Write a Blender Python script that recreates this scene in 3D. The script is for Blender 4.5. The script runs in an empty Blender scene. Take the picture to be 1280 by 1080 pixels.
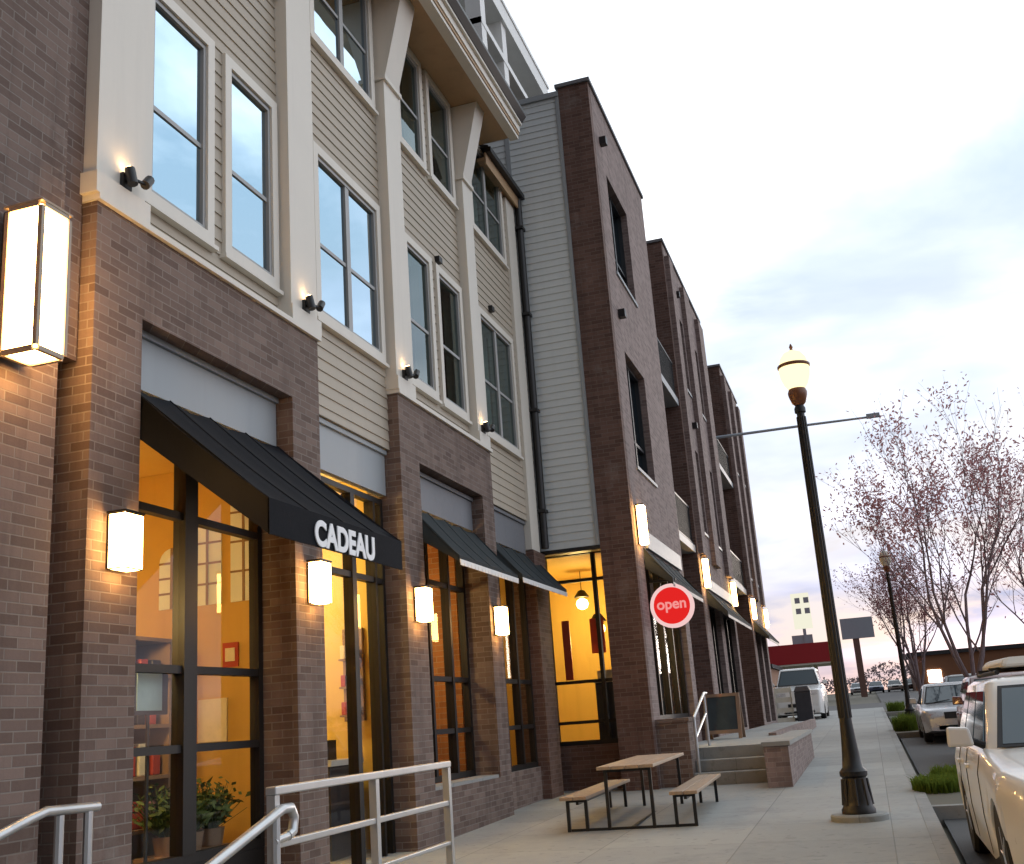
import bpy, bmesh, math, random
from mathutils import Vector, Matrix
C = bpy.context.scene.collection
SC = bpy.context.scene
S = 1.15                       # drawing units to metres
GS = 0.0158                    # the street climbs gently away from the camera

# ------------------------------------------------------------------ camera
cam_d = bpy.data.cameras.new('camera'); cam = bpy.data.objects.new('camera', cam_d); C.objects.link(cam)
cam_d.sensor_width = 36.0; cam_d.sensor_fit = 'HORIZONTAL'; cam_d.lens = 36.0*1345.939/1280
cam_d.clip_start = 0.05; cam_d.clip_end = 6000
r_ = Vector((0.9484667, 0.30890482, -0.07063102)); u_ = Vector((0.14612961, -0.22860592, 0.96248921)); f_ = Vector((-0.28117088, 0.92321024, 0.26196524))
M = Matrix((( r_.x, u_.x, -f_.x, 0), (r_.y, u_.y, -f_.y, 0), (r_.z, u_.z, -f_.z, 1.337*S), (0, 0, 0, 1)))
cam.matrix_world = M
SC.camera = cam

# ------------------------------------------------------------------ world: dusk sky with broken cloud
W = bpy.data.worlds.new('World'); SC.world = W; W.use_nodes = True
nt = W.node_tree; nt.nodes.clear()
def N(t, **k):
    n = nt.nodes.new(t)
    for a, b in k.items(): setattr(n, a, b)
    return n
def L(a, b): nt.links.new(a, b)
SUN_EL, SUN_AZ = math.radians(5), math.radians(14)      # azimuth from +Y towards +X
out = N('ShaderNodeOutputWorld'); bg = N('ShaderNodeBackground'); bg.inputs['Strength'].default_value = 0.1
L(bg.outputs[0], out.inputs[0])
sky = N('ShaderNodeTexSky', sky_type='NISHITA', sun_disc=False, sun_elevation=SUN_EL, sun_rotation=SUN_AZ)
tc = N('ShaderNodeTexCoord'); sep = N('ShaderNodeSeparateXYZ'); L(tc.outputs['Generated'], sep.inputs[0])
def ramp(fac, stops, interp='LINEAR'):
    n = N('ShaderNodeValToRGB'); n.color_ramp.interpolation = interp
    e = n.color_ramp.elements
    while len(e) < len(stops): e.new(0.5)
    for q, (p, c) in zip(e, stops):
        q.position = p; q.color = (c[0], c[1], c[2], 1)
    L(fac, n.inputs[0]); return n.outputs[0]
def math_(op, a, b=None, c=None, clamp=False):
    n = N('ShaderNodeMath', operation=op); n.use_clamp = clamp
    for i, v in enumerate((a, b, c)):
        if v is None: continue
        if isinstance(v, (int, float)): n.inputs[i].default_value = v
        else: L(v, n.inputs[i])
    return n.outputs[0]
def mixc(fac, a, b, mode='MIX'):
    n = N('ShaderNodeMix', data_type='RGBA', blend_type=mode)
    for i, v in ((0, fac), (6, a), (7, b)):
        if isinstance(v, (int, float)): n.inputs[i].default_value = v
        elif isinstance(v, tuple): n.inputs[i].default_value = (*v, 1)
        else: L(v, n.inputs[i])
    return n.outputs[2]
z = sep.outputs[2]
# cloud plane coordinates: direction / (z + k) so the cloud flattens out towards the horizon
zk = math_('ADD', math_('MAXIMUM', z, 0.0), 0.16)
cmb = N('ShaderNodeCombineXYZ'); L(math_('DIVIDE', sep.outputs[0], zk), cmb.inputs[0]); L(math_('DIVIDE', sep.outputs[1], zk), cmb.inputs[1])
n1 = N('ShaderNodeTexNoise'); n1.inputs['Scale'].default_value = 1.25; n1.inputs['Detail'].default_value = 7; n1.inputs['Roughness'].default_value = 0.58; n1.inputs['Distortion'].default_value = 0.35
L(cmb.outputs[0], n1.inputs['Vector'])
n2 = N('ShaderNodeTexNoise'); n2.inputs['Scale'].default_value = 0.9; n2.inputs['Detail'].default_value = 5
mp = N('ShaderNodeMapping'); mp.inputs['Location'].default_value = (7.3, 2.1, 0); L(cmb.outputs[0], mp.inputs[0]); L(mp.outputs[0], n2.inputs['Vector'])
# cloud colour by height: peach at the horizon, mauve above it, white overhead (values are x10 for strength 0.1)
grad = ramp(z, [(0.0, (.72, .42, .30)), (0.015, (.66, .46, .40)), (0.045, (.53, .46, .52)), (0.12, (.46, .47, .55)), (0.24, (.56, .59, .65)), (0.36, (.74, .76, .79)), (0.60, (.66, .70, .74))])
bright = ramp(n2.outputs['Fac'], [(0.36, (.58, .64, .73)), (0.50, (1.0, 1.01, 1.03)), (0.64, (1.5, 1.48, 1.45))])
cl = mixc(1.0, grad, bright, 'MULTIPLY')
cl = mixc(1.0, cl, (13.3, 13.2, 13.1), 'MULTIPLY')
blue = mixc(0.12, mixc(1.0, ramp(z, [(0.0, (.52, .43, .45)), (0.1, (.45, .47, .56)), (0.25, (.46, .52, .58)), (0.5, (.42, .55, .66))]), (10.5, 10.5, 10.5), 'MULTIPLY'), sky.outputs[0])
mask = ramp(n1.outputs['Fac'], [(0.37, (0, 0, 0)), (0.53, (1, 1, 1))])
col = mixc(mask, blue, cl)
# the cloud deck glows to the front and right of the street, and is dull behind the camera
side = math_('ADD', math_('MULTIPLY', sep.outputs[0], 0.85), math_('MULTIPLY', sep.outputs[1], 0.58))
lev = ramp(math_('MULTIPLY_ADD', side, 0.5, 0.5), [(0.0, (.07, .05, .045)), (0.30, (.14, .11, .10)), (0.44, (.32, .30, .29)), (0.53, (.75, .74, .74)), (0.66, (1.06, 1.06, 1.07)), (0.82, (1.06, 1.06, 1.07)), (1.0, (1.4, 1.4, 1.4))])
col = mixc(1.0, col, lev, 'MULTIPLY')
# low ground half of the dome
col = mixc(math_('LESS_THAN', z, -0.01), col, (1.6, 1.5, 1.5))
L(col, bg.inputs['Color'])

sun_d = bpy.data.lights.new('sun', 'SUN'); sun_d.energy = 0.5; sun_d.angle = math.radians(14); sun_d.color = (1.0, .86, .74)
sun = bpy.data.objects.new('sun', sun_d); C.objects.link(sun)
sd = Vector((math.sin(SUN_AZ)*math.cos(SUN_EL), math.cos(SUN_AZ)*math.cos(SUN_EL), math.sin(SUN_EL)))
sun.rotation_euler = (-sd).to_track_quat('-Z', 'Y').to_euler()

vs = SC.view_settings
SC.display_settings.display_device = 'sRGB'
vs.view_transform = 'Standard'; vs.look = 'None'; vs.exposure = 0.55; vs.gamma = 1.0; vs.use_curve_mapping = False
SC.render.engine = 'CYCLES'
try:
    SC.cycles.use_denoising = True
    SC.cycles.max_bounces = 7; SC.cycles.transparent_max_bounces = 10
    SC.cycles.sample_clamp_indirect = 6.0
    SC.cycles.caustics_reflective = False; SC.cycles.caustics_refractive = False
except Exception: pass

# ------------------------------------------------------------------ materials
MATS = {}
class NT:
    def __init__(s, name):
        s.m = bpy.data.materials.new(name); s.m.use_nodes = True; s.t = s.m.node_tree; s.t.nodes.clear()
        s.out = s.n('ShaderNodeOutputMaterial')
    def n(s, t, ins=None, **k):
        n = s.t.nodes.new(t)
        for a, b in k.items(): setattr(n, a, b)
        for a, b in (ins or {}).items(): s.set(n, a, b)
        return n
    def set(s, n, a, b):
        i = n.inputs[a]
        if hasattr(b, 'is_linked') or isinstance(b, bpy.types.NodeSocket): s.t.links.new(b, i)
        elif isinstance(b, tuple) and len(b) == 3 and i.type == 'RGBA': i.default_value = (*b, 1)
        else: i.default_value = b
    def math(s, op, a, b=0.0, c=0.0): return s.n('ShaderNodeMath', {0: a, 1: b, 2: c}, operation=op).outputs[0]
    def mix(s, f, a, b, mode='MIX'): return s.n('ShaderNodeMix', {0: f, 6: a, 7: b}, data_type='RGBA', blend_type=mode).outputs[2]
    def ramp(s, f, stops):
        n = s.n('ShaderNodeValToRGB', {0: f}); e = n.color_ramp.elements
        while len(e) < len(stops): e.new(0.5)
        for q, (p, c) in zip(e, stops):
            q.position = p; q.color = (*c, 1) if isinstance(c, tuple) else (c, c, c, 1)
        return n.outputs[0]
    def obj(s): return s.n('ShaderNodeTexCoord').outputs['Object']
    def noise(s, v, sc, det=4, rough=.55): return s.n('ShaderNodeTexNoise', {'Vector': v, 'Scale': sc, 'Detail': det, 'Roughness': rough}).outputs['Fac']
    def bsdf(s, **k):
        b = s.n('ShaderNodeBsdfPrincipled')
        for a, v in k.items(): s.set(b, a.replace('_', ' '), v)
        s.t.links.new(b.outputs[0], s.out.inputs[0]); return b
    def bump(s, h, st=.3, d=.01): return s.n('ShaderNodeBump', {'Height': h, 'Strength': st, 'Distance': d}).outputs[0]

def paint(name, col, rough=.5, var=.12, sc=3.0, metal=0.0, bump=0.0, coat=0.0, spec=.5):
    if name in MATS: return MATS[name]
    t = NT(name); v = t.obj()
    f = t.noise(v, sc, 6, .6); g = t.noise(v, sc*14, 3, .6)
    k = t.math('ADD', t.math('MULTIPLY', f, .7), t.math('MULTIPLY', g, .3))
    c = t.mix(k, tuple(x*(1-var*1.6) for x in col), tuple(min(1, x*(1+var*1.6)) for x in col))
    stv = t.n('ShaderNodeMapping', {0: v, 3: (5.0, 5.0, .35)}).outputs[0]
    if not coat: c = t.mix(t.ramp(t.noise(stv, 1.0, 4, .6), [(.52, 0.0), (.78, min(.35, var*3))]), c, tuple(x*.62 for x in col))
    b = t.bsdf(Base_Color=c, Roughness=t.math('MULTIPLY_ADD', g, .2, rough-.1), Metallic=metal, Coat_Weight=coat, Specular_IOR_Level=spec)
    if bump: t.set(b, 'Normal', t.bump(g, bump, .005))
    MATS[name] = t.m; return t.m

def brick(name, ca, cb, mortar, course=.075, length=.23, sc=1.0):
    t = NT(name); v = t.obj(); s = t.n('ShaderNodeSeparateXYZ', {0: v})
    u = t.math('ADD', s.outputs[0], s.outputs[1])
    w = t.n('ShaderNodeCombineXYZ', {0: u, 1: s.outputs[2], 2: 0.0}).outputs[0]
    # each brick its own tone
    bt = t.n('ShaderNodeTexBrick', {'Vector': w, 'Scale': 1.0, 'Mortar Size': .006, 'Mortar Smooth': .3, 'Bias': 0.0, 'Brick Width': length, 'Row Height': course,
             'Color1': (0, 0, 0), 'Color2': (1, 1, 1), 'Mortar': (.5, .5, .5)}, offset=.5)
    big = t.noise(v, .8, 5, .6); fine = t.noise(v, 40, 4, .7)
    cc = t.mix(t.math('MULTIPLY_ADD', t.n('ShaderNodeSeparateColor', {0: bt.outputs[0]}).outputs[0], .8, t.math('MULTIPLY', fine, .35)), ca, cb)
    cc = t.mix(t.math('MULTIPLY', big, .45), cc, tuple(x*.62 for x in ca))
    c = t.mix(bt.outputs['Fac'], cc, mortar)
    stv = t.n('ShaderNodeMapping', {0: v, 3: (3.0, 3.0, .22)}).outputs[0]
    c = t.mix(t.ramp(t.noise(stv, 1.0, 5, .65), [(.50, 0.0), (.72, .55)]), c, tuple(x*.55 for x in ca))
    c = t.mix(t.ramp(t.noise(v, 1.7, 6, .7), [(.58, 0.0), (.75, .22)]), c, (.42, .39, .36))
    h = t.math('ADD', t.math('MULTIPLY', bt.outputs['Fac'], -1.0), t.math('MULTIPLY', fine, .25))
    t.bsdf(Base_Color=c, Roughness=.85, Normal=t.bump(h, .6, .008))
    MATS[name] = t.m; return t.m

def emis(name, col, st):
    if name in MATS: return MATS[name]
    t = NT(name); e = t.n('ShaderNodeEmission', {'Color': col, 'Strength': st}); t.t.links.new(e.outputs[0], t.out.inputs[0]); MATS[name] = t.m; return t.m

def glass(name, base, tint=(.9, .95, .95), gl=(1, 1, 1), wav=.0):
    t = NT(name); v = t.obj()
    fr = t.n('ShaderNodeFresnel', {'IOR': 1.5}).outputs[0]
    k = t.math('MULTIPLY', t.math('MULTIPLY_ADD', fr, 1.0-base, base), t.math('SUBTRACT', 1.0, t.n('ShaderNodeNewGeometry').outputs['Backfacing']))
    tr = t.n('ShaderNodeBsdfTransparent', {'Color': tint}); g = t.n('ShaderNodeBsdfGlossy', {'Color': gl, 'Roughness': .015})
    if wav: t.set(g, 'Normal', t.bump(t.noise(v, 1.4, 2), wav, .02))
    mx = t.n('ShaderNodeMixShader', {0: k, 1: tr.outputs[0], 2: g.outputs[0]})
    t.t.links.new(mx.outputs[0], t.out.inputs[0]); MATS[name] = t.m; return t.m

brick('brick_grey', (.096, .057, .043), (.240, .168, .138), (.215, .178, .152))
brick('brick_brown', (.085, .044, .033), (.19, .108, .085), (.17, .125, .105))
brick('brick_mauve', (.155, .106, .095), (.315, .236, .216), (.285, .235, .22))
brick('brick_orange', (.32, .12, .04), (.55, .24, .08), (.4, .28, .16), .085, .26)
paint('lantern_frame', (.33, .26, .19), .45, .1, 3, metal=.2)
paint('cream_trim', (.70, .655, .575), .55, .05, 1.2)
paint('beige_siding', (.43, .37, .29), .6, .06, .8)
paint('grey_siding', (.60, .64, .64), .55, .06, .8)
paint('grey_panel', (.30, .325, .34), .5, .06, 1.0)
paint('sash_grey', (.36, .36, .35), .45, .05, 1.0)
paint('slate_panel', (.17, .175, .19), .5, .06, 1.0)
paint('soffit_wood', (.44, .285, .155), .6, .12, 1.2)
paint('dark_bronze', (.013, .011, .010), .5, .2, 6, spec=.3)
paint('black_metal', (.007, .007, .008), .45, .25, 8)
paint('black_awning', (.006, .007, .010), .85, .25, 5, bump=.2, spec=.15)
paint('grey_awning', (.030, .036, .038), .8, .2, 5, bump=.2, spec=.2)
paint('white_trim', (.74, .74, .72), .5, .06, 3)
paint('roof_dark', (.03, .03, .034), .7, .25, 2)
paint('room_orange', (.60, .36, .075), .7, .1, 1.0)
paint('room_yellow', (.72, .50, .13), .7, .08, 1.0)
paint('room_cream', (.76, .68, .48), .7, .08, 1.0)
paint('room_dark', (.10, .085, .075), .8, .2, 1.0)
paint('room_floor', (.16, .11, .07), .5, .2, 3.0)
paint('curtain', (.33, .37, .36), .8, .15, 2.0)
paint('blind_dark', (.05, .055, .06), .7, .2, 2.0)
paint('galvanised', (.52, .53, .53), .38, .1, 6, metal=.75)
paint('tyre', (.018, .018, .019), .8, .2, 8)
paint('rim', (.45, .46, .48), .3, .1, 6, metal=.9)
paint('rubber', (.02, .02, .022), .7, .2, 6)
paint('paint_white', (.76, .76, .74), .32, .008, 1.0, coat=.6)
paint('paint_maroon', (.16, .055, .05), .3, .06, 1.0, coat=.6)
paint('paint_silver', (.50, .52, .55), .3, .015, 1.0, metal=.3, coat=.6)
paint('paint_blue', (.10, .14, .24), .3, .05, 1.0, coat=.6)
paint('paint_dark', (.04, .042, .048), .3, .06, 1.0, coat=.6)
paint('cream_box', (.62, .58, .50), .45, .06, 2.0)
paint('lamp_bronze', (.20, .075, .03), .4, .2, 6)
paint('sign_red', (.80, .018, .018), .4, .08, 5)
paint('chalk', (.035, .045, .047), .8, .4, 5)
paint('wood_frame', (.27, .165, .10), .6, .2, 5)
paint('red_roof', (.42, .022, .03), .5, .08, .5)
paint('far_grey', (.36, .42, .48), .6, .08, .3)
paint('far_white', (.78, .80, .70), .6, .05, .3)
paint('far_brown', (.24, .105, .05), .7, .15, .3)
paint('far_post', (.17, .10, .08), .7, .15, .3)
paint('red_item', (.42, .05, .03), .5, .3, 6)
paint('teal_item', (.45, .62, .60), .6, .12, 8)
paint('pink_item', (.68, .32, .27), .6, .2, 8)
paint('cream_item', (.75, .66, .46), .6, .15, 8)
paint('leaf_green', (.065, .105, .022), .6, .4, 6)
paint('leaf_dark', (.045, .075, .02), .6, .4, 6)
paint('letter_white', (.86, .86, .86), .6, .04, 4)
paint('letter_pink', (.80, .33, .33), .6, .06, 4)
paint('box_white', (.70, .70, .62), .6, .1, 4)
paint('bin_dark', (.035, .038, .05), .55, .2, 5)
emis('glow_sign', (1.0, .97, .78), .62)
emis('glow_sconce', (1.0, .54, .17), 26.0)
emis('glow_globe', (1.0, .80, .42), 1.25)
emis('glow_ceiling', (1.0, .60, .20), 15.0)
emis('glow_yellow', (1.0, .66, .22), 18.0)
emis('sign_glow_red', (.86, .022, .02), .62)
emis('sign_glow_rim', (1.0, .66, .64), .62)
emis('sign_glow_text', (1.0, .34, .32), .62)
emis('glow_up', (1.0, .62, .28), 30.0)
emis('glow_head', (1.0, .88, .70), 14.0)
glass('glass_sky', .86, (.45, .52, .55), (.58, .72, .82), .05)
glass('glass_dim', .10, (.62, .70, .68), (.8, .9, .9), .03)
glass('glass_shop', .01, (.95, .95, .93), (.55, .55, .55), .02)
t_ = NT('glass_car'); t_.bsdf(Base_Color=(.035, .06, .075), Roughness=.04, Specular_IOR_Level=.7); MATS['glass_car'] = t_.m
glass('glass_lens', .25, (.9, .9, .9))

def mk_concrete(name, ca, cb, joint=1.5):
    t = NT(name); v = t.obj(); s = t.n('ShaderNodeSeparateXYZ', {0: v})
    big = t.noise(v, .45, 6, .62); mid = t.noise(v, 3.0, 6, .65); fine = t.noise(v, 70, 3, .7)
    w = t.n('ShaderNodeCombineXYZ', {0: s.outputs[0], 1: s.outputs[1], 2: 0.0}).outputs[0]
    bt = t.n('ShaderNodeTexBrick', {'Vector': w, 'Scale': 1.0, 'Mortar Size': .008, 'Mortar Smooth': .4, 'Brick Width': joint*1.0, 'Row Height': joint, 'Color1': (0, 0, 0), 'Color2': (1, 1, 1), 'Mortar': (0, 0, 0)}, offset=0.0)
    k = t.math('ADD', t.math('MULTIPLY', big, .55), t.math('ADD', t.math('MULTIPLY', mid, .3), t.math('MULTIPLY', fine, .2)))
    k = t.math('ADD', k, t.math('MULTIPLY_ADD', t.n('ShaderNodeSeparateColor', {0: bt.outputs[0]}).outputs[0], .22, -.11))
    c = t.mix(t.math('MULTIPLY_ADD', k, 1.6, -.35), ca, cb)
    sp = t.ramp(t.noise(v, 9, 2, .4), [(.66, (0, 0, 0)), (.70, (1, 1, 1))])
    c = t.mix(t.math('MULTIPLY', sp, .35), c, tuple(x*.55 for x in ca))
    c = t.mix(t.ramp(t.noise(v, .9, 7, .72), [(.52, 0.0), (.70, .5)]), c, tuple(x*.62 for x in ca))
    vo = t.n('ShaderNodeTexVoronoi', {'Vector': v, 'Scale': 2.6}).outputs['Distance']
    c = t.mix(t.ramp(vo, [(.035, .55), (.05, 0.0)]), c, tuple(x*.4 for x in ca))
    c = t.mix(t.math('MULTIPLY', bt.outputs['Fac'], .45), c, tuple(x*.55 for x in ca))
    t.bsdf(Base_Color=c, Roughness=.78, Normal=t.bump(t.math('ADD', t.math('MULTIPLY', bt.outputs['Fac'], -1.0), t.math('MULTIPLY', fine, .15)), .4, .01))
    MATS[name] = t.m
mk_concrete('concrete', (.23, .235, .22), (.385, .39, .37))
mk_concrete('concrete_step', (.20, .20, .19), (.34, .34, .32), 1.2)
def mk_asphalt():
    t = NT('asphalt'); v = t.obj(); f = t.noise(v, 90, 3, .7); b = t.noise(v, .6, 6, .6)
    c = t.mix(t.math('ADD', t.math('MULTIPLY', f, .5), t.math('MULTIPLY', b, .5)), (.025, .025, .027), (.085, .083, .08))
    t.bsdf(Base_Color=c, Roughness=.8, Normal=t.bump(f, .5, .006)); MATS['asphalt'] = t.m
mk_asphalt()
def mk_land():
    t = NT('land'); v = t.obj(); b = t.noise(v, .05, 6, .6)
    t.bsdf(Base_Color=t.mix(b, (.06, .065, .035), (.16, .14, .11)), Roughness=.9); MATS['land'] = t.m
mk_land()
def mk_wood():
    t = NT('table_wood'); v = t.obj()
    st = t.n('ShaderNodeMapping', {0: v, 3: (26.0, 1.6, 10.0)}).outputs[0]
    g = t.noise(st, 1.0, 6, .65); b = t.noise(v, 5, 3)
    t.bsdf(Base_Color=t.mix(t.math('ADD', t.math('MULTIPLY', g, .75), t.math('MULTIPLY', b, .25)), (.20, .135, .085), (.50, .38, .27)), Roughness=.6, Normal=t.bump(g, .25, .004))
    MATS['table_wood'] = t.m
mk_wood()
def mk_bark():
    t = NT('bark'); v = t.obj(); g = t.noise(v, 6, 6, .7)
    t.bsdf(Base_Color=t.mix(g, (.12, .085, .09), (.30, .23, .24)), Roughness=.9, Normal=t.bump(g, .5, .01)); MATS['bark'] = t.m
mk_bark()
def mk_leaf(name, a, b):
    t = NT(name); v = t.obj(); g = t.noise(v, 2.2, 4, .7)
    c = t.mix(g, a, b)
    d = t.n('ShaderNodeBsdfDiffuse', {'Color': c}); tr = t.n('ShaderNodeBsdfTranslucent', {'Color': c})
    m = t.n('ShaderNodeMixShader', {0: .5, 1: d.outputs[0], 2: tr.outputs[0]}); t.t.links.new(m.outputs[0], t.out.inputs[0]); MATS[name] = t.m
mk_leaf('leaf_pink', (.38, .17, .18), (.70, .40, .40))
mk_leaf('leaf_rust', (.26, .10, .10), (.48, .24, .24))
mk_leaf('blade_green', (.06, .10, .012), (.20, .26, .05))

# ------------------------------------------------------------------ mesh helpers
class MB:
    def __init__(s): s.v = []; s.f = []
    def quad(s, *p):
        i = len(s.v); s.v += [tuple(q) for q in p]; s.f.append(tuple(range(i, i+len(p)))); return s
    def box(s, x0, x1, y0, y1, z0, z1):
        i = len(s.v)
        s.v += [(x, y, z) for z in (z0, z1) for y in (y0, y1) for x in (x0, x1)]
        for f in ((0, 2, 3, 1), (4, 5, 7, 6), (0, 1, 5, 4), (2, 6, 7, 3), (0, 4, 6, 2), (1, 3, 7, 5)): s.f.append(tuple(i+k for k in f))
        return s
    def hexa(s, b, t):             # bottom 4 and top 4 points, counter-clockwise seen from above
        i = len(s.v); s.v += [tuple(q) for q in b]+[tuple(q) for q in t]
        for f in ((3, 2, 1, 0), (4, 5, 6, 7), (0, 1, 5, 4), (1, 2, 6, 5), (2, 3, 7, 6), (3, 0, 4, 7)): s.f.append(tuple(i+k for k in f))
        return s
    def prism_y(s, poly, y0, y1):  # polygon of (x, z) swept along y
        i = len(s.v); n = len(poly)
        s.v += [(x, y0, z) for x, z in poly]+[(x, y1, z) for x, z in poly]
        s.f.append(tuple(i+k for k in range(n))); s.f.append(tuple(i+n+k for k in reversed(range(n))))
        for k in range(n): s.f.append((i+k, i+n+k, i+n+(k+1) % n, i+(k+1) % n))
        return s
    def tube(s, path, r, n=8, r1=None, cap=True):
        P = [Vector(p) for p in path]; m = len(P); i = len(s.v); prev = None
        for k, p in enumerate(P):
            d = (P[min(k+1, m-1)]-P[max(k-1, 0)])
            if d.length < 1e-9: d = Vector((0, 0, 1))
            d.normalize()
            a = Vector((0, 0, 1)) if abs(d.z) < .9 else Vector((1, 0, 0))
            if prev is not None: a = prev
            e1 = (a-d*a.dot(d))
            if e1.length < 1e-5: e1 = d.orthogonal()
            e1.normalize(); e2 = d.cross(e1); prev = e1
            rr = r if r1 is None else r+(r1-r)*k/max(1, m-1)
            for q in range(n):
                t = 2*math.pi*q/n; s.v.append(tuple(p+(e1*math.cos(t)+e2*math.sin(t))*rr))
        for k in range(m-1):
            for q in range(n):
                s.f.append((i+k*n+q, i+k*n+(q+1) % n, i+(k+1)*n+(q+1) % n, i+(k+1)*n+q))
        if cap:
            s.f.append(tuple(i+q for q in reversed(range(n)))); s.f.append(tuple(i+(m-1)*n+q for q in range(n)))
        return s
    def lathe(s, prof, c=(0, 0, 0), n=20, axis='z'):   # prof of (r, h)
        i = len(s.v); m = len(prof)
        for r, h in prof:
            for q in range(n):
                t = 2*math.pi*q/n; a, b = r*math.cos(t), r*math.sin(t)
                p = (a, b, h) if axis == 'z' else ((h, a, b) if axis == 'x' else (b, h, a))
                s.v.append((c[0]+p[0], c[1]+p[1], c[2]+p[2]))
        for k in range(m-1):
            for q in range(n): s.f.append((i+k*n+q, i+k*n+(q+1) % n, i+(k+1)*n+(q+1) % n, i+(k+1)*n+q))
        s.f.append(tuple(i+q for q in reversed(range(n)))); s.f.append(tuple(i+(m-1)*n+q for q in range(n)))
        return s
    def build(s, name, mat, parent=None, smooth=False, bevel=0.0, subsurf=0):
        me = bpy.data.meshes.new(name)
        me.from_pydata([(x*S, y*S, z*S) for x, y, z in s.v], [], s.f)
        bm = bmesh.new(); bm.from_mesh(me)
        bmesh.ops.remove_doubles(bm, verts=bm.verts, dist=1e-5) if smooth else None
        bmesh.ops.recalc_face_normals(bm, faces=bm.faces)
        bm.to_mesh(me); bm.free()
        me.materials.append(MATS[mat] if isinstance(mat, str) else mat)
        if smooth:
            for p in me.polygons: p.use_smooth = True
            me.set_sharp_from_angle(angle=math.radians(38))
        o = bpy.data.objects.new(name, me); C.objects.link(o)
        if parent is not None:
            o.parent = parent
            loc = Vector((0, 0, 0)); q = parent
            while q is not None:
                if q.get('_root'): loc = Vector(q['_root'])
                q = q.parent
            if parent.get('_root'): o.matrix_parent_inverse = Matrix.Translation(-loc)
        if bevel:
            md = o.modifiers.new('bevel', 'BEVEL'); md.width = bevel*S; md.segments = 2; md.limit_method = 'ANGLE'; md.angle_limit = math.radians(40)
        return o
def tag(o, label=None, cat=None, group=None, kind=None):
    if label: o['label'] = label
    if cat: o['category'] = cat
    if group: o['group'] = group
    if kind: o['kind'] = kind
    return o
ROOTS = []
def thing(name, label, cat, loc=(0, 0, 0), group=None, rz=0.0, local=False):
    o = bpy.data.objects.new(name, None); C.objects.link(o); o.empty_display_size = .2
    o.location = Vector(loc)*S
    if not local: o['_root'] = list(Vector(loc)*S)     # parts drawn in world coordinates
    o.rotation_euler.z = rz
    ROOTS.append(o)
    return tag(o, label, cat, group)
def copy_tree(o, parent=None):
    c = o.copy(); C.objects.link(c)
    if parent is not None: c.parent = parent
    for ch in list(o.children): copy_tree(ch, c)
    return c
def cells(y0, y1, z0, z1, holes):
    ys = sorted({y0, y1}|{min(max(h[k], y0), y1) for h in holes for k in (0, 1)}); zs = sorted({z0, z1}|{min(max(h[k], z0), z1) for h in holes for k in (2, 3)})
    def solid(a, b, c, d):
        m, n = (a+b)/2, (c+d)/2
        return not any(h[0] < m < h[1] and h[2] < n < h[3] for h in holes)
    g = [[solid(ys[i], ys[i+1], zs[j], zs[j+1]) for j in range(len(zs)-1)] for i in range(len(ys)-1)]
    return ys, zs, g
def wall_x(mb, xb, xf, y0, y1, z0, z1, holes=(), lap=0.0, amp=.012):
    """wall whose front faces +X (at xf) with rectangular holes (y0,y1,z0,z1); lap = siding exposure"""
    ys, zs, g = cells(y0, y1, z0, z1, holes); ny, nz = len(ys)-1, len(zs)-1
    for i in range(ny):
        for j in range(nz):
            if not g[i][j]: continue
            a, b, c, d = ys[i], ys[i+1], zs[j], zs[j+1]
            if lap:
                k = math.floor(c/lap)
                while k*lap < d-1e-6:
                    za, zb = max(c, k*lap), min(d, (k+1)*lap)
                    xa, xc = xf+amp*(1-(za-k*lap)/lap), xf+amp*(1-(zb-k*lap)/lap)
                    mb.quad((xa, a, za), (xa, b, za), (xc, b, zb), (xc, a, zb))
                    if za == k*lap: mb.quad((xf, a, za), (xf, b, za), (xa, b, za), (xa, a, za))
                    k += 1
            else: mb.quad((xf, a, c), (xf, b, c), (xf, b, d), (xf, a, d))
            mb.quad((xb, a, c), (xb, a, d), (xb, b, d), (xb, b, c))
            if i == 0 or not g[i-1][j]: mb.quad((xb, a, c), (xf, a, c), (xf, a, d), (xb, a, d))
            if i == ny-1 or not g[i+1][j]: mb.quad((xb, b, c), (xb, b, d), (xf, b, d), (xf, b, c))
            if j == 0 or not g[i][j-1]: mb.quad((xb, a, c), (xb, b, c), (xf, b, c), (xf, a, c))
            if j == nz-1 or not g[i][j+1]: mb.quad((xb, a, d), (xf, a, d), (xf, b, d), (xb, b, d))
    return mb
def wall_y(mb, yf, yb, x0, x1, z0, z1, lap=0.0, amp=.012):
    """plain wall facing -Y with lap siding"""
    k = math.floor(z0/lap)
    while k*lap < z1-1e-6:
        za, zb = max(z0, k*lap), min(z1, (k+1)*lap)
        ya, yc = yf-amp*(1-(za-k*lap)/lap), yf-amp*(1-(zb-k*lap)/lap)
        mb.quad((x0, ya, za), (x1, ya, za), (x1, yc, zb), (x0, yc, zb))
        if za == k*lap: mb.quad((x0, yf, za), (x1, yf, za), (x1, ya, za), (x0, ya, za))
        k += 1
    mb.box(x0, x1, yf+.001, yb, z0, z1); return mb
def ring_x(mb, x0, x1, y0, y1, z0, z1, w, wb=None):
    wb = w if wb is None else wb
    mb.box(x0, x1, y0, y0+w, z0, z1); mb.box(x0, x1, y1-w, y1, z0, z1)
    mb.box(x0, x1, y0+w, y1-w, z1-w, z1); mb.box(x0, x1, y0+w, y1-w, z0, z0+wb); return mb
def gz(y): return GS*min(y, 160)
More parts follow.
